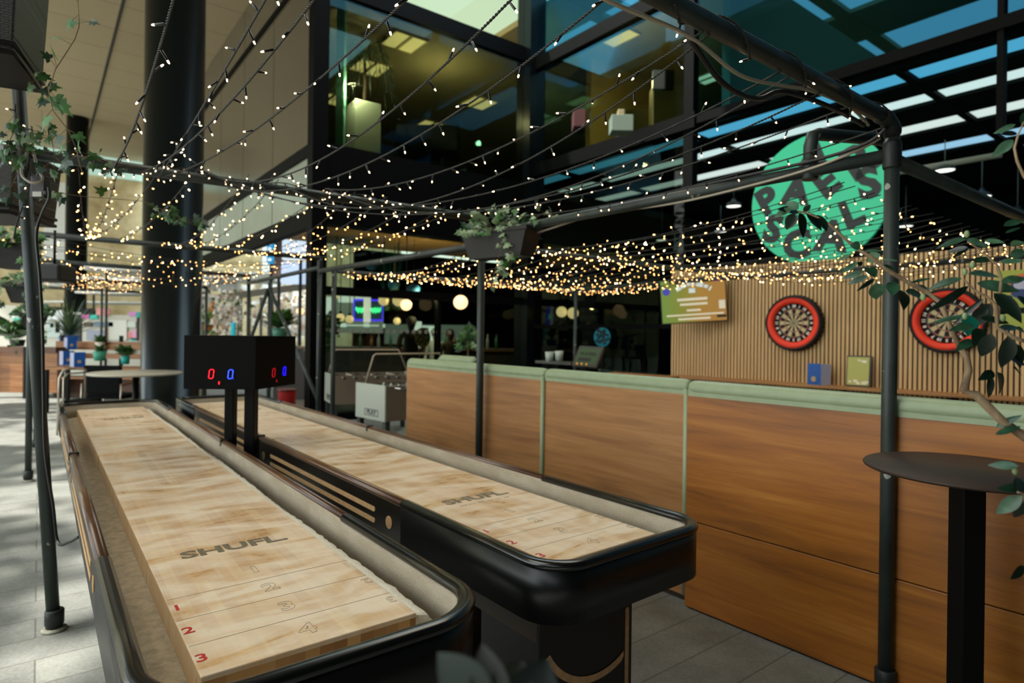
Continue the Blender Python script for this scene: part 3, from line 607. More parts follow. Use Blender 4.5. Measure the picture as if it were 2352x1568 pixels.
f.build('white_print', plain('white print', '#e6e6c8', .5), fo, True)
ps = thing('wall_poster', 'lime poster with round badge on slatted wall at the right edge', 'poster', dw(2.18, 0, 1.9), drz)
f = MB(); f.box(-.12, .5, -.018, -.002, -.28, .33); po = f.build('sheet', plain('lime poster paper', '#a3ad3e', .5), ps, True)
f = MB(); f.lathe([(.13, 0), (.13, .004)], (.1, -.018, .16), 28, 0, mS); f.lathe([(.108, .004), (.108, .006)], (.1, -.018, .15), 28, 1, mS); f.lathe([(.1, .006), (.1, .008)], (.1, -.018, .085), 24, 2, M(((1, 0, 0), (0, 0, -1), (0, .5, 0)))); f.box(.02, .11, -.027, -.0245, .13, .22, 3); f.box(.13, .19, -.027, -.0245, .12, .15, 4); f.box(.13, .18, -.0275, -.0245, .155, .185, 5)
f.build('badge', [plain('orange badge rim', '#d96a1c', .5), plain('indigo badge', '#2a2c66', .5), plain('navy badge banner', '#12306b', .5), plain('lavender badge print', '#b8b6cf', .5), plain('magenta print', '#a8327f', .5), plain('brown print', '#7a3a24', .5)], po, True)
f = MB(); f.box(-.12, .5, -.0195, -.018, -.12, -.06); f.build('dark_band', BLACK, po, True)
# ================================================================== SCAFFOLD PERGOLA
PR, PM, PL = V((1.60, 2.60, 0)), V((-.25, 4.86, 0)), V((-2.255, 3.05, 0))
HT, HS, RT = 2.42, 2.28, .029
PIPE = NT('chipped dark green scaffold paint'); _n = PIPE.noise(PIPE.coords(), 17, 2, .4); _d = PIPE.noise(PIPE.coords((1, 1, .4)), 6, 4, .6)
PIPE.l(PIPE.mix(PIPE.ramp(_n, [(.72, (0, 0, 0, 1)), (.735, (1, 1, 1, 1))]), PIPE.ramp(_d, [(.3, '#1e2523'), (.7, '#39423e')]), '#9a9e94'), PIPE.b.inputs['Base Color']); PIPE.b.inputs['Roughness'].default_value = .48; PIPE.b.inputs['Metallic'].default_value = .15
PFIT = plain('dark cast fitting', '#1f2423', .5, .2, .5, .3, 60)
def pipe(root, name, p, q, r=RT): f = MB(); f.cyl(p, q, r, 14); return f.build(name, PIPE.m, root)
def collar(root, p, q, r=.037): f = MB(); f.tube([V(p).lerp(V(q), k) for k in (0, .06, .94, 1)], [r * .93, r, r, r * .93], 14); return f.build('fitting', PFIT, root)
def foot(root, p):
    f = MB(); f.lathe([(.054, 0), (.054, .011), (.044, .015), (.036, .017)], p, 20); bp_ = f.build('base_plate', plain('scuffed pale flange', '#8a8878', .6, 0, .5, .5, 30), root)
    f = MB(); f.lathe([(.036, .015), (.037, .03), (.041, .034), (.041, .1), (.036, .105), (.03, .105)], p, 20); f.build('coupling', PFIT, root); return bp_
pg = thing('scaffold_pergola', 'dark green scaffold pipe frame over the two shuffleboard tables, holding the fairy lights', 'pergola', PR)
PLt = PL + V((-.23, .02, 2.72))
pipe(pg, 'post', PR, PR + V((0, 0, 2.41))); foot(pg, PR); collar(pg, PR + V((0, 0, 2.22)), PR + V((0, 0, 2.335)), .036); collar(pg, PR + V((0, 0, 2.37)), PR + V((0, 0, 2.40)), .034)
pipe(pg, 'post', PM, PM + V((0, 0, 2.34))); foot(pg, PM); collar(pg, PM + V((0, 0, 2.2)), PM + V((0, 0, 2.34)), .036)
pipe(pg, 'post', PL, PLt); foot(pg, PL)
NR = PR + V((0, 0, HT)); NB = NR - B * 3.6
f = MB(); f.tube([PR + V((0, 0, 2.36)), NR - B * .015 + V((0, 0, -.02)), NR - B * .06, NR - B * .12], .033, 14); f.build('elbow', PFIT, pg)
pipe(pg, 'cross_pipe', NR - B * .05, NB)
pipe(pg, 'side_pipe', PR + V((0, 0, HS)), PM + V((0, 0, HS)))
BF0, BF1 = PM + V((0, 0, 2.41)), PL + V((-.32, -.06, 2.375))
pipe(pg, 'cross_pipe', BF0, BF1); f = MB(); f.tube([PM + V((0, 0, 2.3)), BF0 + V((0, 0, -.03)), BF0 - B * .05, BF0 - B * .12], .033, 12); f.build('elbow', PFIT, pg)
pipe(pg, 'outer_pipe', PR + B * .03 + V((0, 0, 2.26)), PR + B * 2.9 + V((0, 0, 2.26)))
f = MB(); e0 = PR + A * .35 + V((0, 0, 2.28)); f.tube([e0, e0 + V((0, 0, .12)), e0 + V((.01, 0, .165)), e0 + V((.05, .03, .185)), e0 + B * .35 + A * -.2 + V((0, 0, .17))], .03, 12); f.build('elbow_branch', PIPE.m, pg)
collar(pg, e0 + V((0, 0, -.04)), e0 + V((0, 0, .05)), .036)
# second pergola bay further along (posts 3, left row)
P3 = V((-2.42, 7.70, 0)); PL2 = V((-4.71, 6.0, 0)); PL3 = V((-5.9, 7.63, 0)); PL2b = PL2 + B * .0
pg2 = thing('scaffold_pergola', 'scaffold pipe frame of the bays further back, left of the glass building corner', 'pergola', P3)
for p in (P3, PL2, PL3): pipe(pg2, 'post', p, p + V((0, 0, 2.42))); foot(pg2, p); collar(pg2, p + V((0, 0, 2.26)), p + V((0, 0, 2.4)), .036)
pipe(pg2, 'cross_pipe', P3 + V((0, 0, HT)), PL2 + V((0, 0, HT)))
P4 = P3 + A * 3.3; PL4 = PL3 + A * .9
pipe(pg2, 'post', P4, P4 + V((0, 0, 2.42))); foot(pg2, P4)
pipe(pg2, 'cross_pipe', P4 + V((0, 0, HT)), PL4 + V((0, 0, HT)))
pipe(pg2, 'side_pipe', PM + A * .06 + V((0, 0, 2.2)), P3 + V((0, 0, 2.26))); pipe(pg2, 'side_pipe', P3 + V((0, 0, 2.3)), P4 + V((0, 0, 2.3)))
pipe(pg2, 'side_pipe', PL2 + V((0, 0, 2.3)), PL4 + V((0, 0, 2.3)))
pipe(pg2, 'brace', px(619, 662, 9.4), px(733, 925, 8.0), .026); pipe(pg2, 'brace', px(616, 664, 9.4), px(572, 790, 9.0), .026); 
bp = px(620, 670, 9.45); pipe(pg2, 'post', V((bp.x, bp.y, 0)), bp + V((0, 0, .15))); foot(pg2, V((bp.x, bp.y, 0)))
P5 = P4 + A * 3.3; PL5 = PL4 + A * 3.3
pg3 = thing('scaffold_pergola', 'far scaffold pipe frame seen small beside the big round column', 'pergola', P5)
for p in (P5, PL5, P5 + A * 3.3, PL5 + A * 3.3): pipe(pg3, 'post', p, p + V((0, 0, 2.42))); foot(pg3, p)
for q in (0, 3.3): pipe(pg3, 'cross_pipe', P5 + A * q + V((0, 0, 2.4)), PL5 + A * q + V((0, 0, 2.4)))
pipe(pg3, 'side_pipe', P5 + V((0, 0, 2.3)), P5 + A * 3.3 + V((0, 0, 2.3))); pipe(pg3, 'side_pipe', PL5 + V((0, 0, 2.3)), PL5 + A * 3.3 + V((0, 0, 2.3)))
# frame that carries the lights above the booths
Q0, Q1 = PR + B * 3.9, PR + B * 3.9 + A * 2.75
# ------------------------------------------------------------------ cables tied along the pipes
CW, CB = plain('off white power cable', '#a39a88', .5), plain('black power cable', '#0c0d0d', .45)
def cable(label, pts, r, mat):
    f = MB(); P = []
    for i in range(len(pts) - 1):
        a, b = V(pts[i]), V(pts[i + 1]); pa = V(pts[i - 1]) if i else a; pb = V(pts[i + 2]) if i + 2 < len(pts) else b
        for k in range(8):
            t = k / 8; P.append(.5 * ((2 * a) + (b - pa) * t + (2 * pa - 5 * a + 4 * b - pb) * t * t + (3 * a - pa - 3 * b + pb) * t ** 3))
    P.append(V(pts[-1])); f.tube(P, r, 8); o = f.build('power_cable', mat); tag(o, label, 'cable'); return o
def onbar(k, dz=0, da=0): return NR - B * k + V((0, 0, dz)) + A * da
cable('off white cable sagging under the overhead cross pipe at upper right', [onbar(2.2, -.04, .0), onbar(1.75, -.062, .02), onbar(1.38, -.05, .02), onbar(1.1, -.085, .03), onbar(.86, -.055, .035), onbar(.6, -.01, .04), onbar(.3, 0, .04), onbar(.12, -.03, .045)], .006, CW)
cable('black cable looped below the overhead cross pipe at upper right', [onbar(1.36, -.045, .03), onbar(1.18, -.13, .035), onbar(.98, -.13, .04), onbar(.8, -.06, .045), onbar(.5, -.045, .03), onbar(.2, -.05, .03)], .009, CB)
def onside(k, dz=0, db=0): return PR + A * k + B * db + V((0, 0, HS + dz))
cable('off white cable tied along the side pipe towards the hanging planter', [onside(.03, .07, -.045), onside(.1, .045, -.04), onside(.3, .005, -.04), onside(.6, -.02, -.04), onside(1.1, -.034, -.035), onside(1.7, -.01, -.04), onside(2.3, -.05, -.03), onside(2.75, -.06, -.04)], .0065, CW)
cable('black cable tied along the side pipe below the right elbow', [onside(.0, .1, -.06), onside(.08, .055, -.06), onside(.3, .035, -.045), onside(.8, .034, -.03), onside(1.5, .03, -.03), onside(2.2, .034, -.03)], .008, CB)
# ================================================================== FAIRY LIGHTS
CORD = plain('black twisted cord', '#24241f', .6); HOLD = plain('black lamp holder', '#0c0e0e', .3)
TIPN = glow('warm bulb glow near', '#ffd9a8', 5); TIPF = glow('warm bulb glow', '#ffb868', 10); TIPB = glow('bright warm bulb glow', '#ffd098', 20)
fb = MB(); fb.tube([(0, 0, 0), (0, 0, .004), (0, 0, .027), (0, 0, .029)], [.0018, .0036, .0036, .003], 7); H_ = fb.build('bulb', HOLD)
fb = MB(); fb.tube([(0, 0, .029), (0, 0, .0345), (0, 0, .0375), (0, 0, .039)], [.0028, .003, .002, .0008], 7); TP_ = fb.build('led_tip', TIPN)
MEH, MET = H_.data, TP_.data; bpy.data.objects.remove(H_); bpy.data.objects.remove(TP_)
def farmesh(mat):
    fb = MB(); fb.tube([(0, 0, 0), (0, 0, .027)], [.0035, .0035], 5, 0); fb.tube([(0, 0, .027), (0, 0, .036), (0, 0, .039)], [.0034, .0034, .001], 6, 1); o = fb.build('bulb', [HOLD, mat]); me = o.data; bpy.data.objects.remove(o); return me
MEF, MEFB = farmesh(TIPF), farmesh(TIPB)
def sagline(p, q, sag, n):
    p, q = V(p), V(q); return [p.lerp(q, i / n) - V((0, 0, 4 * sag * (i / n) * (1 - i / n))) for i in range(n + 1)]
def bulbs_on(root, P, step, near, rnd, mate=None):
    inv = MW[root].inverted(); L = sum((b - a).length for a, b in zip(P, P[1:])); s = rnd.uniform(.03, step)
    cum = [0]
    for a, b in zip(P, P[1:]): cum.append(cum[-1] + (b - a).length)
    i = 0
    while s < L:
        while cum[i + 1] < s: i += 1
        a, b = P[i], P[i + 1]; c = a.lerp(b, (s - cum[i]) / max(1e-9, cum[i + 1] - cum[i])); d = (b - a).normalized()
        th = rnd.uniform(0, 2 * pi); x = d.orthogonal().normalized(); y = d.cross(x); z = (x * cos(th) + y * sin(th)) * .9 + d * rnd.choice((-.55, .55, .2)) + V((0, 0, -.55))
        z.normalize(); mt = z.to_track_quat('Z', 'Y').to_matrix().to_4x4(); mt.translation = c + z * .003
        if near:
            o = bpy.data.objects.new('bulb', MEH); COL.objects.link(o); o.parent = root; o.matrix_local = inv @ mt
            t = bpy.data.objects.new('led_tip', MET); COL.objects.link(t); t.parent = o
        else:
            o = bpy.data.objects.new('bulb', MEFB if rnd.random() < .3 else MEF); COL.objects.link(o); o.parent = root; o.matrix_local = inv @ mt
        s += step * rnd.uniform(.75, 1.3)
def light_string(label, P, near, step, seed, group, r=.0022):
    rnd = random.Random(seed); t = thing('fairy_light_string', label, 'string lights', P[0], 0, group); f = MB()
    if near:
        L = sum((b - a).length for a, b in zip(P, P[1:])); n = int(L / .0042); Q = []
        cum = [0]
        for a, b in zip(P, P[1:]): cum.append(cum[-1] + (b - a).length)
        i = 0
        for k in range(n + 1):
            s = L * k / n
            while i < len(P) - 2 and cum[i + 1] < s: i += 1
            Q.append((P[i].lerp(P[i + 1], (s - cum[i]) / max(1e-9, cum[i + 1] - cum[i])), (P[i + 1] - P[i]).normalized()))
        for ph in (0, pi):
            pts = []
            for k, (c, d) in enumerate(Q):
                x = d.orthogonal().normalized(); y = d.cross(x); a = ph + k * .0042 / .024 * 2 * pi; pts.append(c + (x * cos(a) + y * sin(a)) * r * .95)
            f.tube(pts, r, 5)
        f.build('twisted_cord', CORD, t)
    else: f.tube(P, .0026, 5); f.build('cord', CORD, t)
    bulbs_on(t, P, step, near, rnd); return t
ORD = ['first', 'second', 'third', 'fourth', 'fifth', 'sixth', 'seventh', 'eighth', 'ninth', 'tenth', 'eleventh', 'twelfth', 'thirteenth']
nearS = [(.05, .06, .10, .0), (.40, .18, .09, .03), (.62, 1.85, .31, .01), (.84, 1.26, .29, .05), (.90, 2.02, .33, .05), (1.30, 1.55, .31, .04), (1.33, 1.28, .15, .05), (1.69, 1.91, .21, -.02), (1.91, 1.98, .23, .04), (2.10, 2.22, .10, -.02), (2.30, 2.34, .11, -.02), (2.41, 2.25, .02, -.04), (2.62, 2.51, .19, -.03)]
TM = PM.dot(B); TR = PR.dot(B); LB = (BF1 - BF0).length
for i, (k, j, sag, dz) in enumerate(nearS):
    p = onbar(k, -.03); q = BF0.lerp(BF1, j / LB) + V((0, 0, dz))
    light_string('%s fairy light string from the right elbow, of those above the shuffleboard tables' % ORD[i], sagline(p, q, sag, 40), True, .13, 100 + i, 'fairy lights above the tables')
# bulbs wound round the pipes themselves
def wound(label, p, q, n, turns, seed, rad=.034, near=True, step=.1):
    p, q = V(p), V(q); d = (q - p).normalized(); x = d.orthogonal().normalized(); y = d.cross(x)
    P = [p.lerp(q, i / n) + (x * cos(2 * pi * turns * i / n) + y * sin(2 * pi * turns * i / n)) * rad for i in range(n + 1)]
    return light_string(label, P, near, step, seed, 'fairy lights wound on pipes')
wound('fairy lights wound round the overhead cross pipe at upper right', onbar(.08), onbar(1.5), 90, 4, 301, step=.13)
wound('fairy lights wound round the far cross pipe above the scoreboard', BF0 - B * .3 + V((0, 0, .01)), BF1 + V((0, 0, .01)), 80, 5, 302, step=.045)
wound('fairy lights hanging down the left scaffold post below the wicker box', PLt + V((.05, -.03, -.12)), PL + V((-.17, -.02, 1.93)), 30, 1, 303, .03, step=.06)
# further bays over the left and the canopy over the booths
k = 0
for i in range(12):
    rnd = random.Random(500 + i); t_ = .1 + 2.5 * i / 11 + rnd.uniform(-.08, .08)
    light_string('fairy light string in the bay behind the far cross pipe, running away from camera', sagline(st(3.95, t_, HT + .03), st(7.5, t_ + rnd.uniform(-.25, .25), HT + .02), rnd.uniform(.06, .2), 14), False, .13, 700 + i, 'fairy lights of the second bay')
for b0, (s0, s1, n, z0) in enumerate(((7.7, 10.7, 11, HT), (11.0, 14.1, 10, 2.5), (14.4, 19, 12, 2.7))):
    for i in range(n):
        rnd = random.Random(800 + b0 * 40 + i); s_ = s0 + (s1 - s0) * i / (n - 1)
        P = sagline(st(s_ + rnd.uniform(-.1, .1), -.4, z0 + rnd.uniform(-.05, .1)), st(s_ + rnd.uniform(-.1, .1), 2.75, z0 + rnd.uniform(-.05, .05)), rnd.uniform(.06, .3), 14)
        light_string(['fairy light string running across the third bay, left beside the big column', 'fairy light string running across the fourth bay beyond the big column', 'fairy light string running across the farthest lit bay'][b0], P, False, .12, 2000 + b0 * 40 + i, ['fairy lights of the third bay', 'fairy lights of the fourth bay', 'fairy lights of the farthest bay'][b0])
for row, (s0, s1) in enumerate(((1.35, 4.3), (4.35, 7.4))):
    for i in range(24):
        rnd = random.Random(900 + row * 50 + i); t_ = TR + .12 + i * .165 + rnd.uniform(-.05, .05); z_ = 2.24 - .0 * i
        P = sagline(st(s0, t_, z_), st(s1, t_ + rnd.uniform(-.15, .15), 2.24), rnd.uniform(.05, .16), 14)
        light_string(['fairy light string in the near half of the dense canopy above the booths', 'fairy light string in the far half of the dense canopy above the booths'][row], P, False, .115, 1300 + row * 50 + i, ['fairy lights above the booths, near half', 'fairy lights above the booths, far half'][row])
bc = thing('scaffold_pergola', 'scaffold pipe frame carrying the dense fairy light canopy above the booths', 'pergola', PM + B * .08)
for s_ in (4.33, 7.45): pipe(bc, 'cross_pipe', st(s_, TM + .12, 2.26), st(s_, TM + 4.3, 2.26), .024)
pipe(bc, 'side_pipe', st(1.3, TM + 4.3, 2.26), st(7.45, TM + 4.3, 2.26), .024)
for s_, t_ in ((7.45, TM + .15), (7.45, TM + 4.3)): pipe(bc, 'post', st(s_, t_, 0), st(s_, t_, 2.26)); foot(bc, st(s_, t_, 0))
# ================================================================== PLANTS, PLANTERS, TABLES
def leafmat(name, a, b, rough=.35, sc=14):
    if name in MATS: return MATS[name]
    m = NT(name); n = m.noise(m.coords(), sc, 3); m.l(m.ramp(n, [(.3, a), (.7, b)]), m.b.inputs['Base Color']); m.b.inputs['Roughness'].default_value = rough
    m.b.inputs['Subsurface Weight'].default_value = 0; MATS[name] = m.m; return m.m
IVY = [leafmat('ivy leaf green', '#2c5527', '#4d7c3a', .45), leafmat('ivy leaf pale', '#6f8f62', '#a3b391', .5), leafmat('ivy leaf dark', '#16301c', '#2a4a2c', .45)]
STEM = plain('ivy stem', '#6a5a36', .6)
def vine(root, name, pts, n, size, seed, spread=.03, palew=.3, r=.0018):
    rnd = random.Random(seed); f = MB(); f.tube(pts, r, 5, 3); P = [V(p) for p in pts]
    for i in range(n):
        j = rnd.randrange(len(P) - 1); c = P[j].lerp(P[j + 1], rnd.random()); d = V((rnd.uniform(-1, 1), rnd.uniform(-.6, .3), rnd.uniform(-1, .5))).normalized()
        e = c + d * rnd.uniform(.4, 1) * spread; f.tube([c, e], r * .5, 4, 3)
        mi = 1 if rnd.random() < palew else (2 if rnd.random() < .4 else 0)
        f.ivy(e, d + V((0, 0, -.5)), V((rnd.uniform(-.5, .5), -1, rnd.uniform(-.2, .9))), size * rnd.uniform(.6, 1.15), mi)
    return f.build(name, IVY + [STEM], root)
def bush(root, name, c, rx, ry, rz_, n, size, seed, palew=.25):
    rnd = random.Random(seed); f = MB(); c = V(c)
    for i in range(n):
        th = rnd.uniform(0, 2 * pi); u = rnd.uniform(-.3, 1); q = math.sqrt(max(0, 1 - u * u)); rr = rnd.uniform(.45, 1)
        p = c + V((rx * q * cos(th) * rr, ry * q * sin(th) * rr, rz_ * u * rr)); d = (p - c) + V((0, 0, .02)); d = d.normalized() + V((rnd.uniform(-.7, .7), rnd.uniform(-.7, .7), rnd.uniform(-.6, .3)))
        if rnd.random() < .25: f.tube([c + V((rnd.uniform(-.5, .5) * rx, 0, 0)), p], .0016, 4, 3)
        f.ivy(p, d, V((rnd.uniform(-.5, .5), -1, rnd.uniform(-.2, 1))), size * rnd.uniform(.6, 1.2), 1 if rnd.random() < palew else (2 if rnd.random() < .35 else 0))
    return f.build(name, IVY + [STEM], root)
POT = plain('dark plastic planter', '#171513', .6, 0, .4, .2, 20)
def planter(label, c, dirx, L, W_, H, taper=.78, group=None):
    c = V(c); x = V(dirx).normalized(); y = V((-x.y, x.x, 0)); t = thing('hanging_planter', label, 'planter', c, rz_of(x), group); f = MB()
    a, b, h, e = L / 2, W_ / 2, H, .008
    P = [(-a, -b, h), (a, -b, h), (a, b, h), (-a, b, h)]; Q = [(x_ * taper, y_ * taper, 0) for x_, y_, _ in P]; Pi = [(x_ - math.copysign(e, x_), y_ - math.copysign(e, y_), h) for x_, y_, _ in P]; Pd = [(x_ * .96, y_ * .9, h - .03) for x_, y_, _ in P]
    vs = Q + P + Pi + Pd; fs = [(3, 2, 1, 0)] + [(i, (i + 1) % 4, 4 + (i + 1) % 4, 4 + i) for i in range(4)] + [(4 + i, 4 + (i + 1) % 4, 8 + (i + 1) % 4, 8 + i) for i in range(4)] + [(8 + i, 8 + (i + 1) % 4, 12 + (i + 1) % 4, 12 + i) for i in range(4)]
    f.add(vs, fs); f.build('box', POT, t, True)
    f = MB(); f.add(Pd, [(0, 1, 2, 3)]); f.build('soil', plain('dark soil', '#1a130d', .95), t, True)
    f = MB(); f.ring([(-a - .008, -b - .008), (a + .008, -b - .008), (a + .008, b + .008), (-a - .008, b + .008)], [(p[0], p[1]) for p in P], h - .022, h + .004); f.build('rim', POT, t, True)
    return t
# planter at the middle post
mp = PM + A * -.02 - bn * .11 + V((0, 0, 2.04)); mp = px(1150, 566, 4.55); mp.z = 2.06
planter('dark trough planter hung at the top of the middle scaffold post', mp, A * -1 + B * .25, .62, .2, .2)
f = MB(); f.tube([mp + V((-.1, .1, .17)), PM + V((-.03, 0, 2.28))], .006, 6); f.tube([mp + V((.2, .06, .19)), PM + A * -.3 + V((0, 0, 2.28))], .006, 6); f.build('hook', STEEL, bpy.data.objects['hanging_planter'])
iv = thing('ivy_plant', 'variegated ivy spilling from the trough planter at the middle post', 'plant', mp + V((0, 0, .17)))
bush(iv, 'foliage', mp + V((-.03, -.02, .2)), .3, .13, .16, 110, .062, 41, .5)
vine(iv, 'trailing_vine', [px(1165, 505, 4.42), px(1172, 540, 4.38), px(1176, 580, 4.38), px(1172, 620, 4.38)], 14, .06, 42, .05, .6)
vine(iv, 'trailing_vine', [px(1165, 520, 4.4), px(1150, 570, 4.38), px(1140, 610, 4.38), px(1128, 655, 4.38)], 12, .055, 43, .05, .7)
vine(iv, 'trailing_vine', [px(1230, 500, 4.3), px(1262, 482, 4.25), px(1275, 500, 4.25)], 7, .05, 44, .05, .8)
# left group: wicker boxes, buckets, ivy
WK = NT('dark woven wicker'); _ck = WK.new('ShaderNodeTexBrick'); WK.l(WK.coords((1, 1, 1), (pi / 2, 0, 0), 'Object'), _ck.inputs['Vector'])
for k_, v_ in (('Scale', 1), ('Brick Width', .026), ('Row Height', .011), ('Mortar Size', .0022), ('Mortar Smooth', .6)): _ck.inputs[k_].default_value = v_
_ck.inputs['Color1'].default_value = lin('#2a2721'); _ck.inputs['Color2'].default_value = lin('#35312a'); _ck.inputs['Mortar'].default_value = lin('#0a0908'); WK.l(_ck.outputs[0], WK.b.inputs['Base Color']); WK.b.inputs['Roughness'].default_value = .55; WK.bump(_ck.outputs['Fac'], .9, -.006)
def wicker(label, c, x, L, W_, H):
    t = thing('wicker_box', label, 'wicker box', c, rz_of(x), 'wicker boxes on the left post'); f = MB(); a, b = L / 2, W_ / 2
    vs = [(-a * .93, -b * .93, 0), (a * .93, -b * .93, 0), (a * .93, b * .93, 0), (-a * .93, b * .93, 0), (-a, -b, H), (a, -b, H), (a, b, H), (-a, b, H)]
    f.add(vs, [(3, 2, 1, 0), (0, 1, 5, 4), (1, 2, 6, 5), (2, 3, 7, 6), (3, 0, 4, 7), (4, 5, 6, 7)]); f.build('woven_body', WK.m, t, True, .008)
    f = MB()
    for z_, g in ((.012, .94), (.05, .945), (H - .02, 1.0)): f.tube([V((a * g * sx, b * g * sy, z_)) for sx, sy in ((-1, -1), (1, -1), (1, 1), (-1, 1))], .011, 8, 0, True)
    f.build('rim', plain('dark wicker rim', '#1e1b17', .5), t, True); return t
wicker('dark wicker box at the top left corner of the photo, above the left post', V((-2.56, 2.68, 2.66)), V((.9, .42, 0)), .75, .5, .55)
wicker('dark wicker box behind the left post, below the far cross pipe', V((-3.25, 3.55, 2.13)), V((.97, .2, 0)), .9, .5, .38)
jb = thing('junction_box', 'dark cable junction box strapped to the left post below the far cross pipe', 'junction box', px(93, 428, 2.98))
f = MB(); q = px(93, 430, 3.02); f.obox(q, (.035, 0, 0), (0, .02, 0), (0, 0, .055)); f.cyl(q + V((.03, -.01, -.03)), q + V((.05, -.01, -.03)), .014, 10); f.build('case', plain('dark plastic case', '#24231f', .5), jb, False, .005)
f = MB(); f.obox(q + V((0, -.021, -.038)), (.022, 0, 0), (0, .001, 0), (0, 0, .012)); f.build('sticker', plain('white barcode sticker', '#c9c6ba', .5), jb)
cable('black cable looping down the left post from the junction box', [px(112, 430, 2.97), px(113, 455, 2.97), px(97, 490, 3.0), px(84, 540, 3.0), px(92, 640, 3.0), px(98, 760, 3.0), px(100, 900, 3.0), px(104, 1040, 3.0), px(122, 1160, 3.0), px(133, 1244, 3.02), px(160, 1244, 2.9), px(182, 1232, 2.8)], .007, CB)
cable('pale cable coiled round the left post above the junction box', [px(62, 350, 3.05), px(50, 380, 3.0), px(52, 405, 2.95), px(75, 420, 2.93), px(98, 412, 2.95), px(86, 385, 2.97), px(76, 340, 3.0), px(72, 290, 3.0)], .006, CW)
hv1 = thing('ivy_plant', 'ivy trailing over the left post and far cross pipe', 'plant', px(60, 360, 2.9))
vine(hv1, 'trailing_vine', [px(178, -20, 2.6), px(182, 60, 2.6), px(172, 90, 2.6), px(150, 125, 2.6), px(127, 160, 2.6), px(112, 210, 2.6), px(122, 255, 2.6), px(158, 300, 2.62), px(175, 340, 2.65), px(182, 372, 2.65), px(190, 398, 2.65)], 15, .062, 51, .055, .05, .0022)
vine(hv1, 'trailing_vine', [px(72, 170, 2.8), px(100, 210, 2.78), px(130, 240, 2.75)], 9, .055, 52, .05, .05)
vine(hv1, 'trailing_vine', [px(20, 250, 2.9), px(45, 270, 2.88), px(20, 330, 2.85), px(40, 400, 2.85), px(20, 440, 2.85)], 16, .055, 53, .07, .05)
vine(hv1, 'trailing_vine', [px(85, 300, 2.9), px(120, 320, 2.9), px(125, 360, 2.95), px(160, 380, 3.0)], 22, .045, 54, .09, .1)
vine(hv1, 'trailing_vine', [px(0, 330, 2.9), px(40, 345, 2.9), px(90, 355, 2.95)], 22, .045, 55, .08, .05)
vine(hv1, 'trailing_vine', [px(125, 440, 3.2), px(180, 450, 3.3), px(240, 455, 3.4), px(330, 462, 3.5), px(370, 480, 3.5), px(405, 500, 3.55), px(450, 518, 3.6)], 26, .055, 56, .06, .15)
vine(hv1, 'trailing_vine', [px(190, 360, 3.1), px(260, 378, 3.2), px(330, 385, 3.3)], 14, .045, 57, .06, .1)
for i, (x, y, D, s_) in enumerate(((34, 590, 5.6, .30), (52, 668, 6.6, .26), (78, 725, 8.0, .26))):
    c = px(x, y + 28, D)
    planter(['dark bucket planter left of the scaffold post, uppermost of three', 'dark bucket planter left of the scaffold post, middle of three', 'dark bucket planter left of the scaffold post, lowest and smallest of three'][i], c, V((1, .2, 0)), s_, s_ * .8, s_ * .75, .6, 'hanging bucket planters at left')
    iv = thing('ivy_plant', ['ivy bush growing in the uppermost bucket planter at left', 'ivy growing in the middle bucket planter at left', 'ivy growing in the lowest bucket planter at left'][i], 'plant', c + V((0, 0, s_ * .7)))
    bush(iv, 'foliage', c + V((0, 0, s_ * .75)), s_ * .85, s_ * .6, s_ * .5, 110, .07, 60 + i, .15)
    vine(iv, 'trailing_vine', [c + V((-s_ * .5, -.1, s_ * .7)), c + V((-s_ * .7, -.15, .0)), c + V((-s_ * .6, -.15, -s_ * .9))], 22, .06, 63 + i, .1, .2)
    vine(iv, 'trailing_vine', [c + V((s_ * .5, -.1, s_ * .7)), c + V((s_ * .75, -.1, .05)), c + V((s_ * .6, -.1, -s_ * .4))], 14, .06, 66 + i, .1, .2)
htr = thing('heater', 'black box heater hung beyond the left post', 'heater', px(125, 628, 5.4)); q = px(125, 628, 5.4)
f = MB(); f.obox(q, (.11, .02, 0), (-.03, .15, 0), (0, 0, .075)); f.build('case', plain('black heater case', '#0b0c0c', .5), htr, False, .02)
f = MB(); f.cyl(q + V((0, 0, .07)), V((q.x, q.y, 2.36)), .01, 8); f.build('hanger', BLACK, htr)
# ------------------------------------------------------------------ high round table at the right
ht = px(2222, 1083, 2.12); ht.z = 0
tb = thing('high_table', 'round dark bronze high table in front of the right scaffold pole', 'table', ht)
f = MB(); f.lathe([(.0001, 1.042), (.305, 1.042), (.313, 1.046), (.315, 1.051), (.311, 1.056), (.0001, 1.056)], (0, 0, 0), 72); f.build('tabletop', plain('dark bronze top', '#33271f', .5, .1, .3, .08, 60), tb, True)
f = MB(); f.box(-.038, .038, -.038, .038, .02, 1.042); f.build('column', plain('black powder coat', '#060707', .5, 0, .12), tb, True, .003)
f = MB(); f.lathe([(.24, 0), (.24, .012), (.05, .022), (.0001, .022)], (0, 0, 0), 40); f.build('base', plain('black powder coat', '#060707', .5, 0, .12), tb, True)
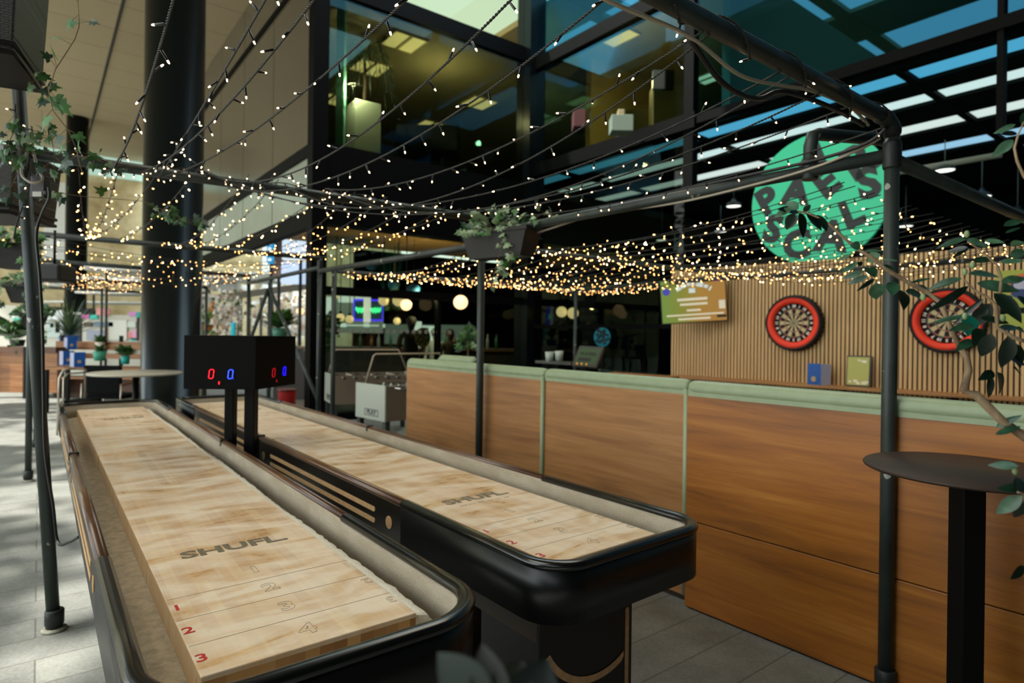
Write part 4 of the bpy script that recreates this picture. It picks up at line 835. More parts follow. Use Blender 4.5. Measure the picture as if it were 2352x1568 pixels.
# ------------------------------------------------------------------ camellia shrub leaning in from the right
CAM = [leafmat('camellia leaf', '#163522', '#2f563c', .35, 60), leafmat('camellia leaf dark', '#0a1810', '#15281b', .3, 30), leafmat('camellia leaf pale', '#30563a', '#54785c', .4, 60), plain('camellia teal leaf', '#0f6350', .3), plain('green bud', '#7f9466', .5), wood('grey brown bark', '#5b4836', '#8d7558', '#b09a7c', 'z', 3, .8)]
Z6 = lambda a, b: (1900 + a / 3.135, 500 + b / 3.135)
sh = thing('camellia_shrub', 'camellia shrub with glossy dark leaves reaching in from the right edge', 'shrub', V((1.32, 1.18, 0)))
rnd = random.Random(5)
def bpath(pts, D0, D1): n = len(pts) - 1; return [px(x, y, D0 + (D1 - D0) * i / n) for i, (x, y) in enumerate(pts)]
f = MB()
MAIN = bpath([(2440, 1060), (2352, 1003), (2300, 965), (2240, 905), (2212, 897), (2225, 850), (2220, 820), (2206, 800)], 1.12, 1.15); f.tube([V((1.32, 1.18, 0)), V((1.36, 1.15, .7)), V((1.2, 1.12, 1.15))] + MAIN, [.014, .012, .01, .0085, .008, .0078, .0082, .0072, .006, .0055, .005][:3 + len(MAIN)], 9, 5)
f.tube(bpath([(2206, 800), (2180, 745), (2160, 695), (2130, 672), (2090, 650), (2040, 622), (2000, 590), (1975, 575), (1940, 548), (1905, 515), (1880, 500), (1850, 488), (1828, 484)], 1.15, 1.24), [.005, .0046, .0042, .004, .0046, .0042, .0038, .0034, .0028, .0024, .002, .0018, .0015], 7, 5)
f.tube(bpath([(2400, 800), (2330, 775), (2290, 752), (2288, 700), (2265, 680), (2240, 668), (2222, 650), (2212, 640)], 1.05, 1.08), [.0034, .0032, .003, .0027, .0023, .002, .0016, .0012], 6, 5)
f.tube(bpath([(2290, 752), (2300, 640), (2290, 610), (2260, 580), (2240, 566), (2222, 555)], 1.08, 1.1), [.0028, .0025, .0022, .0019, .0016, .0012], 6, 5)
f.tube(bpath([(2400, 460), (2352, 405), (2336, 370), (2330, 340), (2340, 305), (2352, 280)], 1.0, 1.02), [.0024, .0022, .002, .0018, .0014, .001], 6, 5)
f.tube(bpath([(2380, 1250), (2352, 1135), (2338, 1130)], 1.0, .98), [.003, .0025, .002], 6, 5)
f.build('branches', CAM, sh)
LV = [((1000, 150), (785, 222), 45, 0), ((1000, 160), (1165, 215), 70, 2), ((1130, 165), (1280, 180), 45, 2), ((1010, 210), (860, 250), 35, 1), ((1020, 215), (890, 300), 30, 1), ((970, 435), (715, 525), 60, 0), ((1015, 405), (1245, 430), 62, 2), ((1075, 470), (1390, 530), 74, 0), ((1250, 460), (1425, 440), 60, 2),
      ((1020, 490), (710, 680), 55, 1), ((1130, 580), (890, 790), 36, 1), ((1200, 540), (1400, 760), 115, 1), ((1175, 615), (1030, 790), 105, 1), ((990, 705), (735, 765), 36, 0), ((1060, 780), (870, 815), 62, 0), ((1030, 700), (1010, 855), 105, 3), ((1100, 720), (1310, 760), 46, 0), ((1110, 800), (1050, 925), 92, 1), ((1180, 830), (1110, 1000), 100, 1), ((1230, 800), (1380, 790), 52, 0),
      ((1300, 850), (1250, 1080), 115, 1), ((1330, 900), (1390, 1080), 105, 1), ((1050, 880), (920, 965), 64, 0), ((1200, 1110), (1085, 1170), 62, 1), ((1220, 1110), (1230, 1290), 105, 1), ((1170, 1130), (1160, 1300), 52, 1), ((1290, 1000), (1425, 1060), 72, 1), ((1360, 800), (1425, 830), 52, 0), ((600, 470), (750, 435), 22, 0), ((640, 500), (730, 510), 42, 0), ((560, 530), (690, 575), 62, 0), ((530, 520), (550, 665), 85, 1),
      ((700, 560), (830, 590), 52, 0), ((350, 470), (355, 588), 112, 2), ((470, 460), (470, 562), 82, 0), ((340, 440), (210, 530), 30, 1), ((300, 420), (145, 480), 46, 0), ((260, 385), (110, 440), 42, 0), ((280, 360), (345, 430), 92, 0), ((220, 320), (95, 400), 36, 2), ((170, 270), (58, 312), 32, 2), ((240, 210), (163, 200), 62, 0), ((270, 240), (408, 240), 19, 2), ((380, 260), (288, 312), 72, 2), ((390, 300), (512, 312), 16, 2), ((400, 340), (495, 380), 26, 0), ((250, 345), (215, 320), 50, 1),
      ((1320, 200), (1425, 180), 62, 2), ((1310, 270), (1425, 240), 62, 2), ((1240, 320), (1425, 310), 42, 2), ((1050, 310), (1182, 300), 42, 0), ((1270, 60), (1410, 20), 52, 0), ((1280, 110), (1395, 70), 22, 0), ((1215, 1510), (1405, 1420), 46, 0), ((1210, 1560), (1395, 1500), 42, 0), ((1150, 650), (1080, 700), 60, 1), ((1260, 700), (1330, 640), 70, 1), ((1340, 1080), (1400, 1140), 60, 1), ((1380, 560), (1430, 640), 60, 1), ((1280, 600), (1330, 560), 40, 0)]
LV = [(Z6(*a), Z6(*b), w / 3.135, k) for a, b, w, k in LV]
LV += [((1835, 486), (1785, 481), 20, 1), ((1836, 488), (1845, 547), 25, 1), ((1852, 491), (1887, 530), 27, 1), ((1826, 490), (1806, 528), 24, 1), ((1818, 478), (1778, 500), 18, 2), ((1880, 500), (1899, 532), 20, 1), ((1834, 480), (1806, 464), 20, 2), ((1870, 495), (1905, 520), 16, 1), ((1845, 486), (1862, 470), 12, 1)]
Z7 = lambda a, b: (1752 + a / 3.92, b / 3.92)
LV += [(Z7(*a), Z7(*b), w / 3.92, k) for a, b, w, k in (((2275, 1120), (2072, 1205), 46, 2), ((2290, 1200), (2128, 1212), 52, 1), ((2255, 1260), (2062, 1410), 82, 2), ((2330, 1130), (2352, 1010), 70, 0), ((2345, 1300), (2400, 1400), 70, 1))]
LV += [((2340, 1070), (2268, 1068), 19, 0), ((2345, 1100), (2330, 1132), 26, 1), ((2350, 1120), (2287, 1122), 18, 0), ((2348, 1138), (2288, 1180), 28, 0), ((2350, 1150), (2330, 1188), 26, 1), ((2352, 1300), (2320, 1330), 18, 1)]
f = MB()
for (x0, y0), (x1, y1), w, mi in LV:
    D = 1.16 + (max(0, 2100 - x0) / 300) * .08 - (max(0, x0 - 2150) / 200) * .08 + rnd.uniform(-.04, .04); p, q = px(x0, y0, D), px(x1, y1, D + rnd.uniform(-.035, .035))
    ww = w * D / F * 1.12; u = V((rnd.uniform(-.4, .4), -1, rnd.uniform(.1, .9))).normalized()
    f.leaf(p, q, ww, u, mi, rnd.uniform(.04, .14), rnd.uniform(.15, .4), 8)
f.build('leaves', CAM, sh)
for x, y in (Z6(990, 390), Z6(1005, 118), Z6(1265, 722), Z6(690, 572), Z6(990, 708), (2331, 1082), Z6(1045, 340)): f = MB(); f.sphere(px(x, y, 1.1), .0045, 10, 0, 1.5); f.build('bud', CAM[4], sh)
# blurred plant right in front of the lens, bottom centre
fp = thing('foreground_plant', 'blurred green leaves of a plant close in front of the camera, bottom centre', 'plant', V((.03, .5, 0)))
f = MB(); FL = [leafmat('fresh leaf', '#0c1b12', '#132618', .6), leafmat('olive leaf', '#171a0a', '#1e200e', .6), leafmat('deep teal leaf', '#051510', '#071a13', .6)]
for x0, y0, x1, y1, w, mi in ((1130, 1640, 1005, 1498, 110, 0), (1140, 1650, 1108, 1478, 90, 1), (1150, 1650, 1200, 1515, 110, 1), (1190, 1670, 1260, 1512, 120, 2), (1110, 1670, 1010, 1600, 90, 0)):
    f.leaf(px(x0, y0, .47), px(x1, y1, .5), w * .48 / F, V((0, -1, .4)), mi, .08, .3, 8)
f.build('leaves', FL, fp); f = MB(); f.tube([V((.03, .5, 0)), V((.02, .5, .6)), px(1140, 1640, .47)], .006, 7); f.build('stem', STEM, fp)
# ================================================================== THINGS BEHIND: games, bar, office, left terrace
def simple(name, label, cat, mb, mats, group=None, **kw): o = mb.build(name, mats, **kw); tag(o, label, cat, group); return o
# large round columns
COLM = NT('black lacquered column'); COLM.b.inputs['Base Color'].default_value = lin('#1c2426'); COLM.b.inputs['Roughness'].default_value = .26; COLM.b.inputs['Metallic'].default_value = .7
for label, x, D, r, h in (('large round black column at left, behind the scoreboard', 393, 8.95, .39, 8.7), ('second round column further back, partly hidden by ivy at left', 171, 21, .32, 8.7)):
    c = px(x, 900, D); f = MB(); f.lathe([(r + .04, 0), (r + .04, .12), (r, .13), (r, h)], (c.x, c.y, 0), 48); simple('round_column', label, 'column', f, COLM.m)
# foosball tables
def foosball(label, o, xd, zt):
    t = thing('foosball_table', label, 'foosball table', o, rz_of(xd), 'foosball tables'); L_, W_, H = 1.25, .66, .42
    WH = plain('pale grey laminate', '#a9b0a4', .35); BRN = plain('taupe laminate', '#6e6052', .5)
    f = MB(); f.box(0, W_, L_ - .02, L_, zt - H, zt); f.build('end_panel', WH, t, True, .003); f = MB(); f.box(0, W_, 0, .02, zt - H, zt); ep = f.build('end_panel', WH, t, True, .003)
    f = MB(); f.box(.0, .02, .022, L_ - .022, zt - H, zt - .01); f.box(W_ - .02, W_, .022, L_ - .022, zt - H, zt - .01); f.build('side_panel', BRN, t, True, .003)
    f = MB(); f.box(.02, W_ - .02, .02, L_ - .02, zt - .14, zt - .12); f.build('playing_field', plain('green pitch', '#35543a', .6), t, True)
    f = MB()
    for k in range(7): y = .14 + k * .155; f.cyl((-.12, y, zt - .035), (W_ + .16, y, zt - .035), .007, 8)
    f.build('rods', plain('chrome rod', '#b9bcb9', .2, .9), t, True)
    f = MB()
    for k in range(7):
        for sx in (-.14, W_ + .18): f.cyl((sx - .05, .14 + k * .155, zt - .035), (sx + .05, .14 + k * .155, zt - .035), .016, 10)
    f.build('handles', plain('black grip', '#111111', .5), t, True)
    for k in range(7):
        f = MB()
        for j in range(2 + k % 3): x = W_ * (j + 1) / (3 + k % 3); f.box(x - .012, x + .012, .128 + k * .155, .152 + k * .155, zt - .11, zt - .035); f.sphere((x, .14 + k * .155, zt - .02), .014, 8)
        f.build('players', plain('cream players', '#d9d4c2', .5) if k % 2 else plain('black players', '#181816', .5), t, True)
    for x in (.04, W_ - .04):
        for y in (.05, L_ - .05): f = MB(); f.box(x - .03, x + .03, y - .03, y + .03, 0, zt - H); f.build('leg', plain('dark grey leg', '#2b2c2a', .5), t, True)
    f = MB()
    for a, b, c_, d_ in ((.3, .9, .35, .1), ): f.box(.22, .52, -.004, -.001, zt - H + .045, zt - H + .052); f.box(.22, .52, -.004, -.001, zt - H + .118, zt - H + .125); f.box(.22, .227, -.004, -.001, zt - H + .045, zt - H + .125); f.box(.513, .52, -.004, -.001, zt - H + .045, zt - H + .125)
    f.build('badge_frame', plain('dark grey print', '#4a4c48', .6), ep, True)
    text('lettering', 'PLAY', .075, plain('dark grey print', '#4a4c48', .6), ep, frame((.37, -.003, zt - H + .085), (1, 0, 0), (0, 0, 1)), .001, .002, sx=1.2)
    f = MB(); f.tube([(.18, .03, zt), (.24, .1, zt + .33), (.26, .12, zt + .35), (.3, 1.05, zt + .35), (.3, 1.2, zt)], .011, 8); f.build('cover_rail', plain('beige rail', '#a9977f', .5), t, True)
    return t
q = px(817, 900, 7.55); q.z = 0
e_ = px(873, 900, 7.15); e_.z = 0; foosball('foosball table with pale end panel beside the far end of the booth partitions', q, (e_ - q), .885)
q2 = px(738, 900, 9.3); q2.z = 0
dup(bpy.data.objects['foosball_table'], q2 + V((.05, 0, 0)), rz_of(V((.43, -.9, 0))), 'foosball table further back, half hidden behind the first one and the corner post')
# counter things seen over the partition
kq = thing('touch_panel', 'tilted green touch panel standing above the booth partition', 'touch panel', px(1345, 842, 6.6)); tl, tr_, br_, bl_ = px(1333, 794, 6.75), px(1385, 797, 6.55), px(1370, 843, 6.45), px(1312, 838, 6.65)
xx = ((tr_ - tl) + (br_ - bl_)).normalized(); yy = ((tl - bl_) + (tr_ - br_)).normalized(); FT = frame((tl + tr_ + br_ + bl_) / 4, xx, yy); r3 = FT.to_3x3(); w2 = (tr_ - tl).length / 2 + .01; h2 = (tl - bl_).length / 2
f = MB(); f.obox(FT @ V((0, 0, -.02)), r3 @ V((w2, 0, 0)), r3 @ V((0, h2, 0)), r3 @ V((0, 0, .02))); ca = f.build('case', plain('dark olive case', '#35322a', .5), kq, False, .005)
f = MB(); f.obox(FT @ V((0, -.0, .001)), r3 @ V((w2 * .84, 0, 0)), r3 @ V((0, h2 * .78, 0)), r3 @ V((0, 0, .0015))); f.build('screen', plain('dull green screen', '#3c5238', .35), ca)
text('lettering', 'PLAYERS', .052, plain('near black print', '#131a12', .5), ca, FT @ M.Translation((.0, .025, .004)), .0004, .002, local=False)
f = MB(); f.obox(FT @ V((-.02, -.045, .004)), r3 @ V((w2 * .5, 0, 0)), r3 @ V((0, .022, 0)), r3 @ V((0, 0, .0006))); f.build('print_block', plain('near black print', '#131a12', .5), ca)
for dx in (-.09, -.03, .03): f = MB(); f.sphere(FT @ V((dx, -.105, .008)), .011, 8); f.build('button', glow('amber button', '#c98a3a', .7), ca)
f = MB(); f.cyl(FT @ V((0, -.1, -.03)), V((FT.translation.x, FT.translation.y, .0)), .03, 10); f.build('stand', BLACK, kq)
cb = px(1450, 868, 7.4); sb = thing('shelf_unit', 'open warm wood shelf unit behind the booth partition, below the teal disc', 'shelf', V((cb.x, cb.y, 0)), drz)
f = MB(); f.box(-.42, .5, -.2, .25, 1.0, 1.03); f.box(-.42, .5, -.2, .25, .7, .73); f.box(-.42, -.39, -.2, .25, 0, 1.0); f.box(.3, .33, -.2, .25, 0, 1.0); f.box(.47, .5, -.2, .25, 0, 1.0); f.build('carcass', wood('orange shelf wood', '#7c4412', '#a9662a', '#c98a4a', 'x', 1, .4), sb, True, .003)
for i, (x, y) in enumerate(((1262, 816), (1284, 814))):
    p = px(x, y, 6.9); f = MB(); f.lathe([(.038, -.07), (.05, .04), (.046, .04), (.034, -.06), (.0001, -.06)], p, 20); simple('cup', ['white cup on the counter rail left of the touch panel, left one', 'white cup on the counter rail left of the touch panel, right one'][i], 'cup', f, plain('white glaze', '#aebbb3', .3), 'cups on the counter')
f = MB(); p = px(1300, 834, 6.95); p2 = px(1240, 830, 7.3); f.beam(p + V((.1, -.05, 0)), p2, .16, .03); ct = simple('counter_rail', 'narrow dark counter rail behind the booth partition', 'counter', f, plain('dark counter', '#2b2a1f', .4))
# pattern discs on the restaurant glass
for label, x, y, w, h, D, mat, dots in (('gold spotted disc ornament behind the restaurant glass', 971, 775, 36, 46, 11.6, plain('dull gold', '#8c6a2f', .5), '#1d160c'), ('teal spotted disc ornament behind the booth partition', 1383, 774, 38, 44, 9.4, plain('teal disc', '#0c7f97', .45), '#0a2f38')):
    c = px(x, y, D); t = thing('spotted_disc', label, 'ornament', c, 0); f = MB(); rx_, rz2 = w / 2 * D / F, h / 2 * D / F
    f.prism([(rx_ * cos(2 * pi * i / 32), rz2 * sin(2 * pi * i / 32)) for i in range(32)], 0, .02, 0, M(((1, 0, 0), (0, 0, -1), (0, 1, 0)))); d_ = f.build('disc', mat, t, True)
    rnd = random.Random(3); f = MB()
    for i in range(15):
        a = i * 2.4; r_ = .82 * math.sqrt((i + .5) / 15); cx, cz = rx_ * r_ * cos(a), rz2 * r_ * sin(a)
        f.prism([(cx + .025 * rnd.uniform(.7, 1.3) * cos(k * pi / 4) * w / 36, cz + .028 * rnd.uniform(.7, 1.3) * sin(k * pi / 4)) for k in range(8)], .0205, .023, 0, M(((1, 0, 0), (0, 0, -1), (0, 1, 0))))
    f.build('spots', plain('dark spots ' + dots, dots, .6), t, True)
    f = MB(); f.cyl((0, 0, -rz2), (0, 0, -c.z), .012, 8); f.build('stand', BLACK, t, True)
# people behind the glass (dark silhouettes)
def person(label, x, yhead, D, H, shirt, rz):
    c = px(x, yhead, D); t = thing('person', label, 'person', V((c.x, c.y, 0)), rz); k = H / 1.75
    J = [((0, 0, .95), .15), ((0, .01, 1.12), .135), ((0, .01, 1.3), .16), ((0, .0, 1.43), .12), ((0, -.01, 1.5), .055), ((0, -.02, 1.56), .06), ((0, -.025, 1.64), .095), ((0, -.02, 1.71), .085), ((0, -.01, 1.75), .04),
         ((.19, 0, 1.42), .06), ((.24, 0, 1.15), .045), ((.2, -.18, 1.0), .036), ((.15, -.27, 1.02), .034), ((-.19, 0, 1.42), .06), ((-.24, 0, 1.15), .045), ((-.2, -.18, 1.0), .036), ((-.15, -.27, 1.02), .034),
         ((.1, 0, .85), .1), ((.11, -.02, .48), .065), ((.11, .02, .09), .042), ((.11, -.12, .04), .035), ((-.1, 0, .85), .1), ((-.11, -.02, .48), .065), ((-.11, .02, .09), .042), ((-.11, -.12, .04), .035)]
    E_ = [(0, 1), (1, 2), (2, 3), (3, 4), (4, 5), (5, 6), (6, 7), (7, 8), (3, 9), (9, 10), (10, 11), (11, 12), (3, 13), (13, 14), (14, 15), (15, 16), (0, 17), (17, 18), (18, 19), (19, 20), (0, 21), (21, 22), (22, 23), (23, 24)]
    me = bpy.data.meshes.new('body'); me.from_pydata([tuple(a * k for a in p) for p, _ in J], E_, []); o = bpy.data.objects.new('body', me); COL.objects.link(o); o.parent = t
    sk = o.modifiers.new('skin', 'SKIN'); sk.use_smooth_shade = True
    for i, (p, r_) in enumerate(J): d = me.skin_vertices[0].data[i]; d.radius = (r_ * k, r_ * k * (.72 if i in (0, 1, 2, 3) else 1)); d.use_root = (i == 0)
    o.modifiers.new('subsurf', 'SUBSURF').levels = 2; me.materials.append(plain('dark clothing ' + shirt, shirt, .8)); MW[o] = MW[t]
    f = MB(); f.sphere((0, -.018 * k, 1.655 * k), .088 * k, 14, 0, 1.12); f.sphere((0, -.105 * k, 1.635 * k), .016 * k, 8, 0); f.build('face', plain('skin in shade', '#4a2f22', .6), t, True)
    f = MB(); f.sphere((0, .01 * k, 1.69 * k), .1 * k, 14, 0, .95); f.build('hair', plain('dark hair', '#17100d', .7), t, True)
person('person in a black top behind the restaurant glass, left of the gold disc', 945, 745, 11.9, 1.79, '#0c0d10', .2)
person('person in white shirt sleeves behind the restaurant glass, right of the gold disc', 1000, 772, 12.6, 1.58, '#aab4b4', -.3)
person('person in dark brown behind the restaurant glass, near the middle post', 1034, 776, 12.4, 1.56, '#20160f', .5)
# globe lamps in the restaurant
GL = glow('warm globe glass', '#ffd79a', 1.5, True)
for i, (x, y, d_, D) in enumerate(((772, 678, 14, 11.5), (782, 729, 19, 12.2), (803, 733, 19, 12.0), (881, 690, 24, 11.6), (915, 690, 27, 11.4), (933, 700, 26, 11.2), (912, 737, 17, 12.4), (1058, 694, 33, 11.2), (1290, 716, 25, 12.5), (1316, 719, 26, 12.3), (690, 714, 17, 17))):
    c = px(x, y, D); r_ = d_ / 2 * D / F
    lb = ['warm globe lamp highest at left behind the glass, next to the corner post', 'warm globe lamp left of the neon sign, left one of the low pair', 'warm globe lamp left of the neon sign, right one of the low pair', 'warm globe lamp of the cluster right of the neon sign, leftmost', 'warm globe lamp of the cluster right of the neon sign, middle', 'warm globe lamp of the cluster right of the neon sign, lowest', 'small warm globe lamp hanging below right of the neon sign', 'single large warm globe lamp left of the middle post', 'warm globe lamp right of the dark glass mullion, left of two', 'warm globe lamp right of the dark glass mullion, right of two', 'pale globe lamp among white blossom, left of the glass corner post'][i]
    t = thing('globe_lamp', lb, 'lamp', c, 0, 'globe lamps'); f = MB(); f.sphere((0, 0, 0), r_, 18); f.build('globe', GL, t, True); f = MB(); f.cyl((0, 0, r_), (0, 0, 3.3 - c.z), .008, 6); f.cyl((0, 0, r_ - .01), (0, 0, r_ + .04), .03, 10); f.build('cord', BLACK, t, True)
# neon sign
c = px(846, 712, 13.2); ns = thing('neon_sign', 'violet framed neon sign with green script behind the restaurant glass', 'sign', c)
f = MB(); w2, h2 = 33 * 13.2 / F, 23 * 13.2 / F; f.tube([(-w2, 0, -h2), (w2, 0, -h2), (w2, 0, h2), (-w2, 0, h2)], .025, 8, 0, True); f.build('frame_tube', glow('violet neon', '#4a35ff', 2.5), ns, True)
f = MB(); f.box(-w2, w2, .03, .05, -h2, h2); f.build('back_panel', plain('teal backing', '#2a5a5a', .4), ns, True)
f = MB()
for seg_ in range(2):
    P = [(-w2 * .85 + (k / 30) * w2 * .7 + seg_ * w2 * 1.02, -.01, .05 * sin(k * 1.5 + seg_) + .02 * sin(k * .7)) for k in range(31)]; f.tube(P, .014, 6)
f.build('script_tube', glow('green neon', '#4dffa0', 3), ns, True)
f = MB(); f.box(-.05 - .04, .06, -.06, -.03, -h2 - .05, h2 + .15); f.build('white_strip', glow('white light strip', '#f4efe6', 1.3), ns, True)
f = MB(); f.cyl((-w2, .02, h2), (-w2, .02, 3.3 - c.z), .01, 6); f.cyl((w2, .02, h2), (w2, .02, 3.3 - c.z), .01, 6); f.build('hanger', BLACK, ns, True)
# restaurant back bar: bright shelves seen in the distance
WB = glow('daylit far window', '#dfe6dd', 1.5)
f = MB()
for x0, y0, x1, y1, D in ((778, 676, 834, 695, 16), (750, 682, 766, 725, 15.5), (779, 742, 795, 751, 16), (836, 742, 848, 751, 16), (946, 738, 968, 758, 16), (985, 752, 1012, 790, 16.4), (955, 775, 968, 800, 16.4), (775, 745, 870, 749, 16.2), (880, 744, 884, 752, 16), (970, 748, 1010, 752, 17)):
    a, b = px(x0, y0, D), px(x1, y1, D); f.obox((a + b) / 2, ((b.x - a.x) / 2, 0, 0), (0, .03, 0), (0, 0, (a.z - b.z) / 2))
o = f.build('window_15', WB); struct(o)
f = MB(); a, b = px(884, 744, 17.4), px(1080, 792, 17.4); f.obox((a + b) / 2, ((b.x - a.x) / 2, 0, 0), (0, .03, 0), (0, 0, (a.z - b.z) / 2)); struct(f.build('window_16', glow('hazy backdrop glow', '#7f8f84', .45)))  # glowing panel added behind the people so they stand out
f = MB(); a, b = px(740, 690, 17.6), px(880, 765, 17.6); f.obox((a + b) / 2, ((b.x - a.x) / 2, 0, 0), (0, .03, 0), (0, 0, (a.z - b.z) / 2)); struct(f.build('window_17', glow('hazy backdrop glow, paler', '#98a598', .5)))
bb = thing('back_bar', 'dark back bar counter inside the restaurant', 'bar counter', V((-1.6, 13.6, 0)))
f = MB(); f.box(-5.2, 1.9, 13.4, 14.0, 0, 1.12); f.build('counter', plain('dark brown counter', '#1b140e', .5), bb); f = MB(); f.box(-5.25, 1.95, 13.3, 14.1, 1.12, 1.17); f.build('worktop', plain('copper worktop', '#5d4128', .35), bb)
bot = None; rnd = random.Random(21)
for i in range(16):
    x = -3.3 + i * .2 + rnd.uniform(-.05, .05); h = rnd.uniform(.22, .34); f = MB(); f.lathe([(.035, 0), (.035, h * .6), (.012, h * .78), (.012, h)], (x, 13.5, 1.17), 10)
    simple('bottle', 'small bottle standing in the row on the back bar worktop', 'bottle', f, plain(['green bottle', 'amber bottle', 'clear bottle'][i % 3], ['#2f6a4a', '#8a5a22', '#9fb3a8'][i % 3], .25), 'bottles on the back bar')
for i, (x, y, r_, col) in enumerate(((803, 810, .16, '#1f5f62'), (1060, 800, .2, '#1e3020'), (1035, 800, .05, '#16326a'))):
    pass
for i, (x, y, D, s_, lb) in enumerate(((735, 790, 11.2, .45, 'leafy climbing plant behind the glass beside the corner post'), (758, 760, 11.6, .4, 'leafy plant behind the glass, left of the dot row'), (1075, 790, 11.3, .35, 'potted plant behind the glass left of the middle post'), (905, 700, 12.8, .35, 'hanging plant behind the glass near the globe lamps'))):
    c = px(x, y, D); iv = thing('indoor_plant', lb, 'plant', V((c.x, c.y, 0 if i != 3 else c.z)));  bush(iv, 'foliage', c, s_ * .5, s_ * .3, s_, 130, .1, 80 + i, .1)
    f = MB(); f.tube([c, V((c.x, c.y, .3))] if i != 3 else [c, V((c.x, c.y, 3.3))], .012, 6); f.build('stem', STEM, iv)
    if i != 3: f = MB(); f.lathe([(.12, 0), (.16, .32), (.14, .32), (.0001, .28)], (c.x, c.y, 0), 18); f.build('pot', plain('teal glazed pot', '#2b6a66', .4), iv)
for i, (x, y, D, r_, col, lb) in enumerate(((855, 600, 12, .14, '#2d6f9a', 'blue paper lantern high behind the glass, leftmost'), (905, 645, 12, .12, '#2b7fa8', 'blue paper lantern behind the glass, above the globe lamps'), (950, 655, 12, .13, '#2d86ad', 'blue paper lantern behind the glass, right of the globe lamps'))):
    c = px(x, y + 8, D); t = thing('paper_lantern', lb, 'lantern', c, 0, 'blue paper lanterns'); f = MB(); f.sphere((0, 0, 0), r_, 14, 0, .8); f.build('shade', plain('blue paper', col, .7), t, True); f = MB(); f.cyl((0, 0, r_ * .8), (0, 0, 3.35 - c.z), .004, 5); f.build('cord', BLACK, t, True)
# pendants in the hall
PEND = None
for i, (x, y, D, r_) in enumerate(((2170, 392, 9.6, .145), (2255, 452, 10.4, .145), (2337, 494, 10.6, .16), (2080, 520, 12.5, .14), (1685, 474, 12.3, .15), (1655, 532, 14.6, .14), (1520, 552, 14.8, .14))):
    c = px(x, y, D); lb = ['pendant lamp right of the right scaffold pole, highest one', 'pendant lamp right of the right scaffold pole, second highest', 'pendant lamp at the right edge above the slatted wall', 'small pendant lamp just right of the right scaffold pole', 'pendant lamp left of the round green sign, highest', 'pendant lamp left of the round green sign, middle', 'pendant lamp left of the round green sign, lowest and furthest'][i]
    t = thing('pendant_lamp', lb, 'pendant lamp', c, 0, 'hall pendants'); k = r_ / .15
    f = MB(); f.lathe([(.15 * k, 0), (.15 * k, .02 * k), (.12 * k, .07 * k), (.05 * k, .1 * k), (.035 * k, .15 * k), (.0001, .15 * k)], (0, 0, 0), 28, 0, None, True, False); f.build('shade', plain('dark grey enamel shade', '#3c4644', .35, .2), t, True)
    f = MB(); f.lathe([(.0001, .002), (.135 * k, .002), (.135 * k, .01), (.0001, .01)], (0, 0, 0), 24); f.build('diffuser', glow('cool white lamp', '#e9ece0', 1.6, True), t, True)
    f = MB(); f.cyl((0, 0, .15 * k), (0, 0, 4.62 - c.z), .008, 6); f.build('rod', plain('pale rod', '#6f7d74', .5), t, True)
f = MB(); a, b = px(2050, 398, 10.2), px(2300, 355, 9.0); f.cyl(a, b, .045, 10); a2, b2 = px(2240, 372, 9.2), px(2352, 345, 8.6); simple('service_pipe', 'pale service pipe under the hall ceiling above the pendants', 'pipe', f, plain('pale pipe', '#a7aa98', .6))
# office furniture upstairs
def obj_box(name, label, cat, x0, y0, x1, y1, D, depth, col, rough=.6, group=None):
    a, b = px(x0, y0, D), px(x1, y1, D); f = MB(); f.obox(((a.x + b.x) / 2, D + depth / 2, (a.z + b.z) / 2), (abs(b.x - a.x) / 2, 0, 0), (0, depth / 2, 0), (0, 0, abs(a.z - b.z) / 2)); return simple(name, label, cat, f, plain('paint ' + col, col, rough), group, bevel=.01)
q = px(835, 300, 11.2); cp = thing('cube_planter', 'tall pale square planter standing in the glass corner office', 'planter', V((q.x, q.y, 4.72)), .6)
f = MB(); f.box(-.24, .24, -.24, .24, 0, .92); f.build('box', plain('pale mint lacquer', '#c3d0c4', .5), cp, True, .01)
f = MB(); f.box(-.21, .21, -.21, .21, .9, .925); f.build('soil', plain('dark soil', '#1a130d', .95), cp, True)
pm_ = thing('indoor_palm', 'palm standing in the pale square planter upstairs', 'plant', V((q.x, q.y, 5.64)))
f = MB(); f.tube([(0, 0, 0), (.02, 0, .4), (0, .02, .8)], [.035, .03, .025], 8, 1); rnd = random.Random(9)
for i in range(16):
    th = i * 2.4; e = V((cos(th), sin(th), 0)); P = [V((0, 0, .75)) + e * (.06 * k * 1.2) + V((0, 0, .5 * sin(k * .38) - .016 * k * k + .18 * (i % 3) * k / 8)) for k in range(9)]; f.tube(P, .006, 5)
    for k in range(2, 9):
        sd_ = e.cross(V((0, 0, 1)))
        for s_ in (-1, 1): f.leaf(P[k], P[k] + sd_ * s_ * .16 + e * .12 - V((0, 0, .1)), .025, (0, 0, 1), 0, .1, .1, 3)
f.build('fronds', [leafmat('palm frond', '#142419', '#24402a', .5), plain('palm trunk', '#3a2d1f', .8)], pm_, True)
q = px(780, 320, 10.75); f = MB(); f.box(q.x - .07, q.x + .07, q.y - .02, q.y + .12, 4.72, 7.3); simple('teal_post', 'pale teal post inside the glass corner office, left of the planter', 'post', f, plain('pale teal paint', '#6fb0a2', .5))
obj_box('sofa', 'dark sofa in the upstairs office right of the pale planter', 'sofa', 910, 285, 1050, 345, 12.2, .8, '#141a1e', .8)
obj_box('office_cupboard', 'beige office cupboard behind the glass, right of the upstairs corner', 'cupboard', 1500, 195, 1570, 300, 10.4, .3, '#9a8f6c')
obj_box('office_cupboard', 'low beige office cupboard behind the glass above the floor trim', 'cupboard', 1420, 250, 1496, 320, 10.9, .3, '#8f8563')
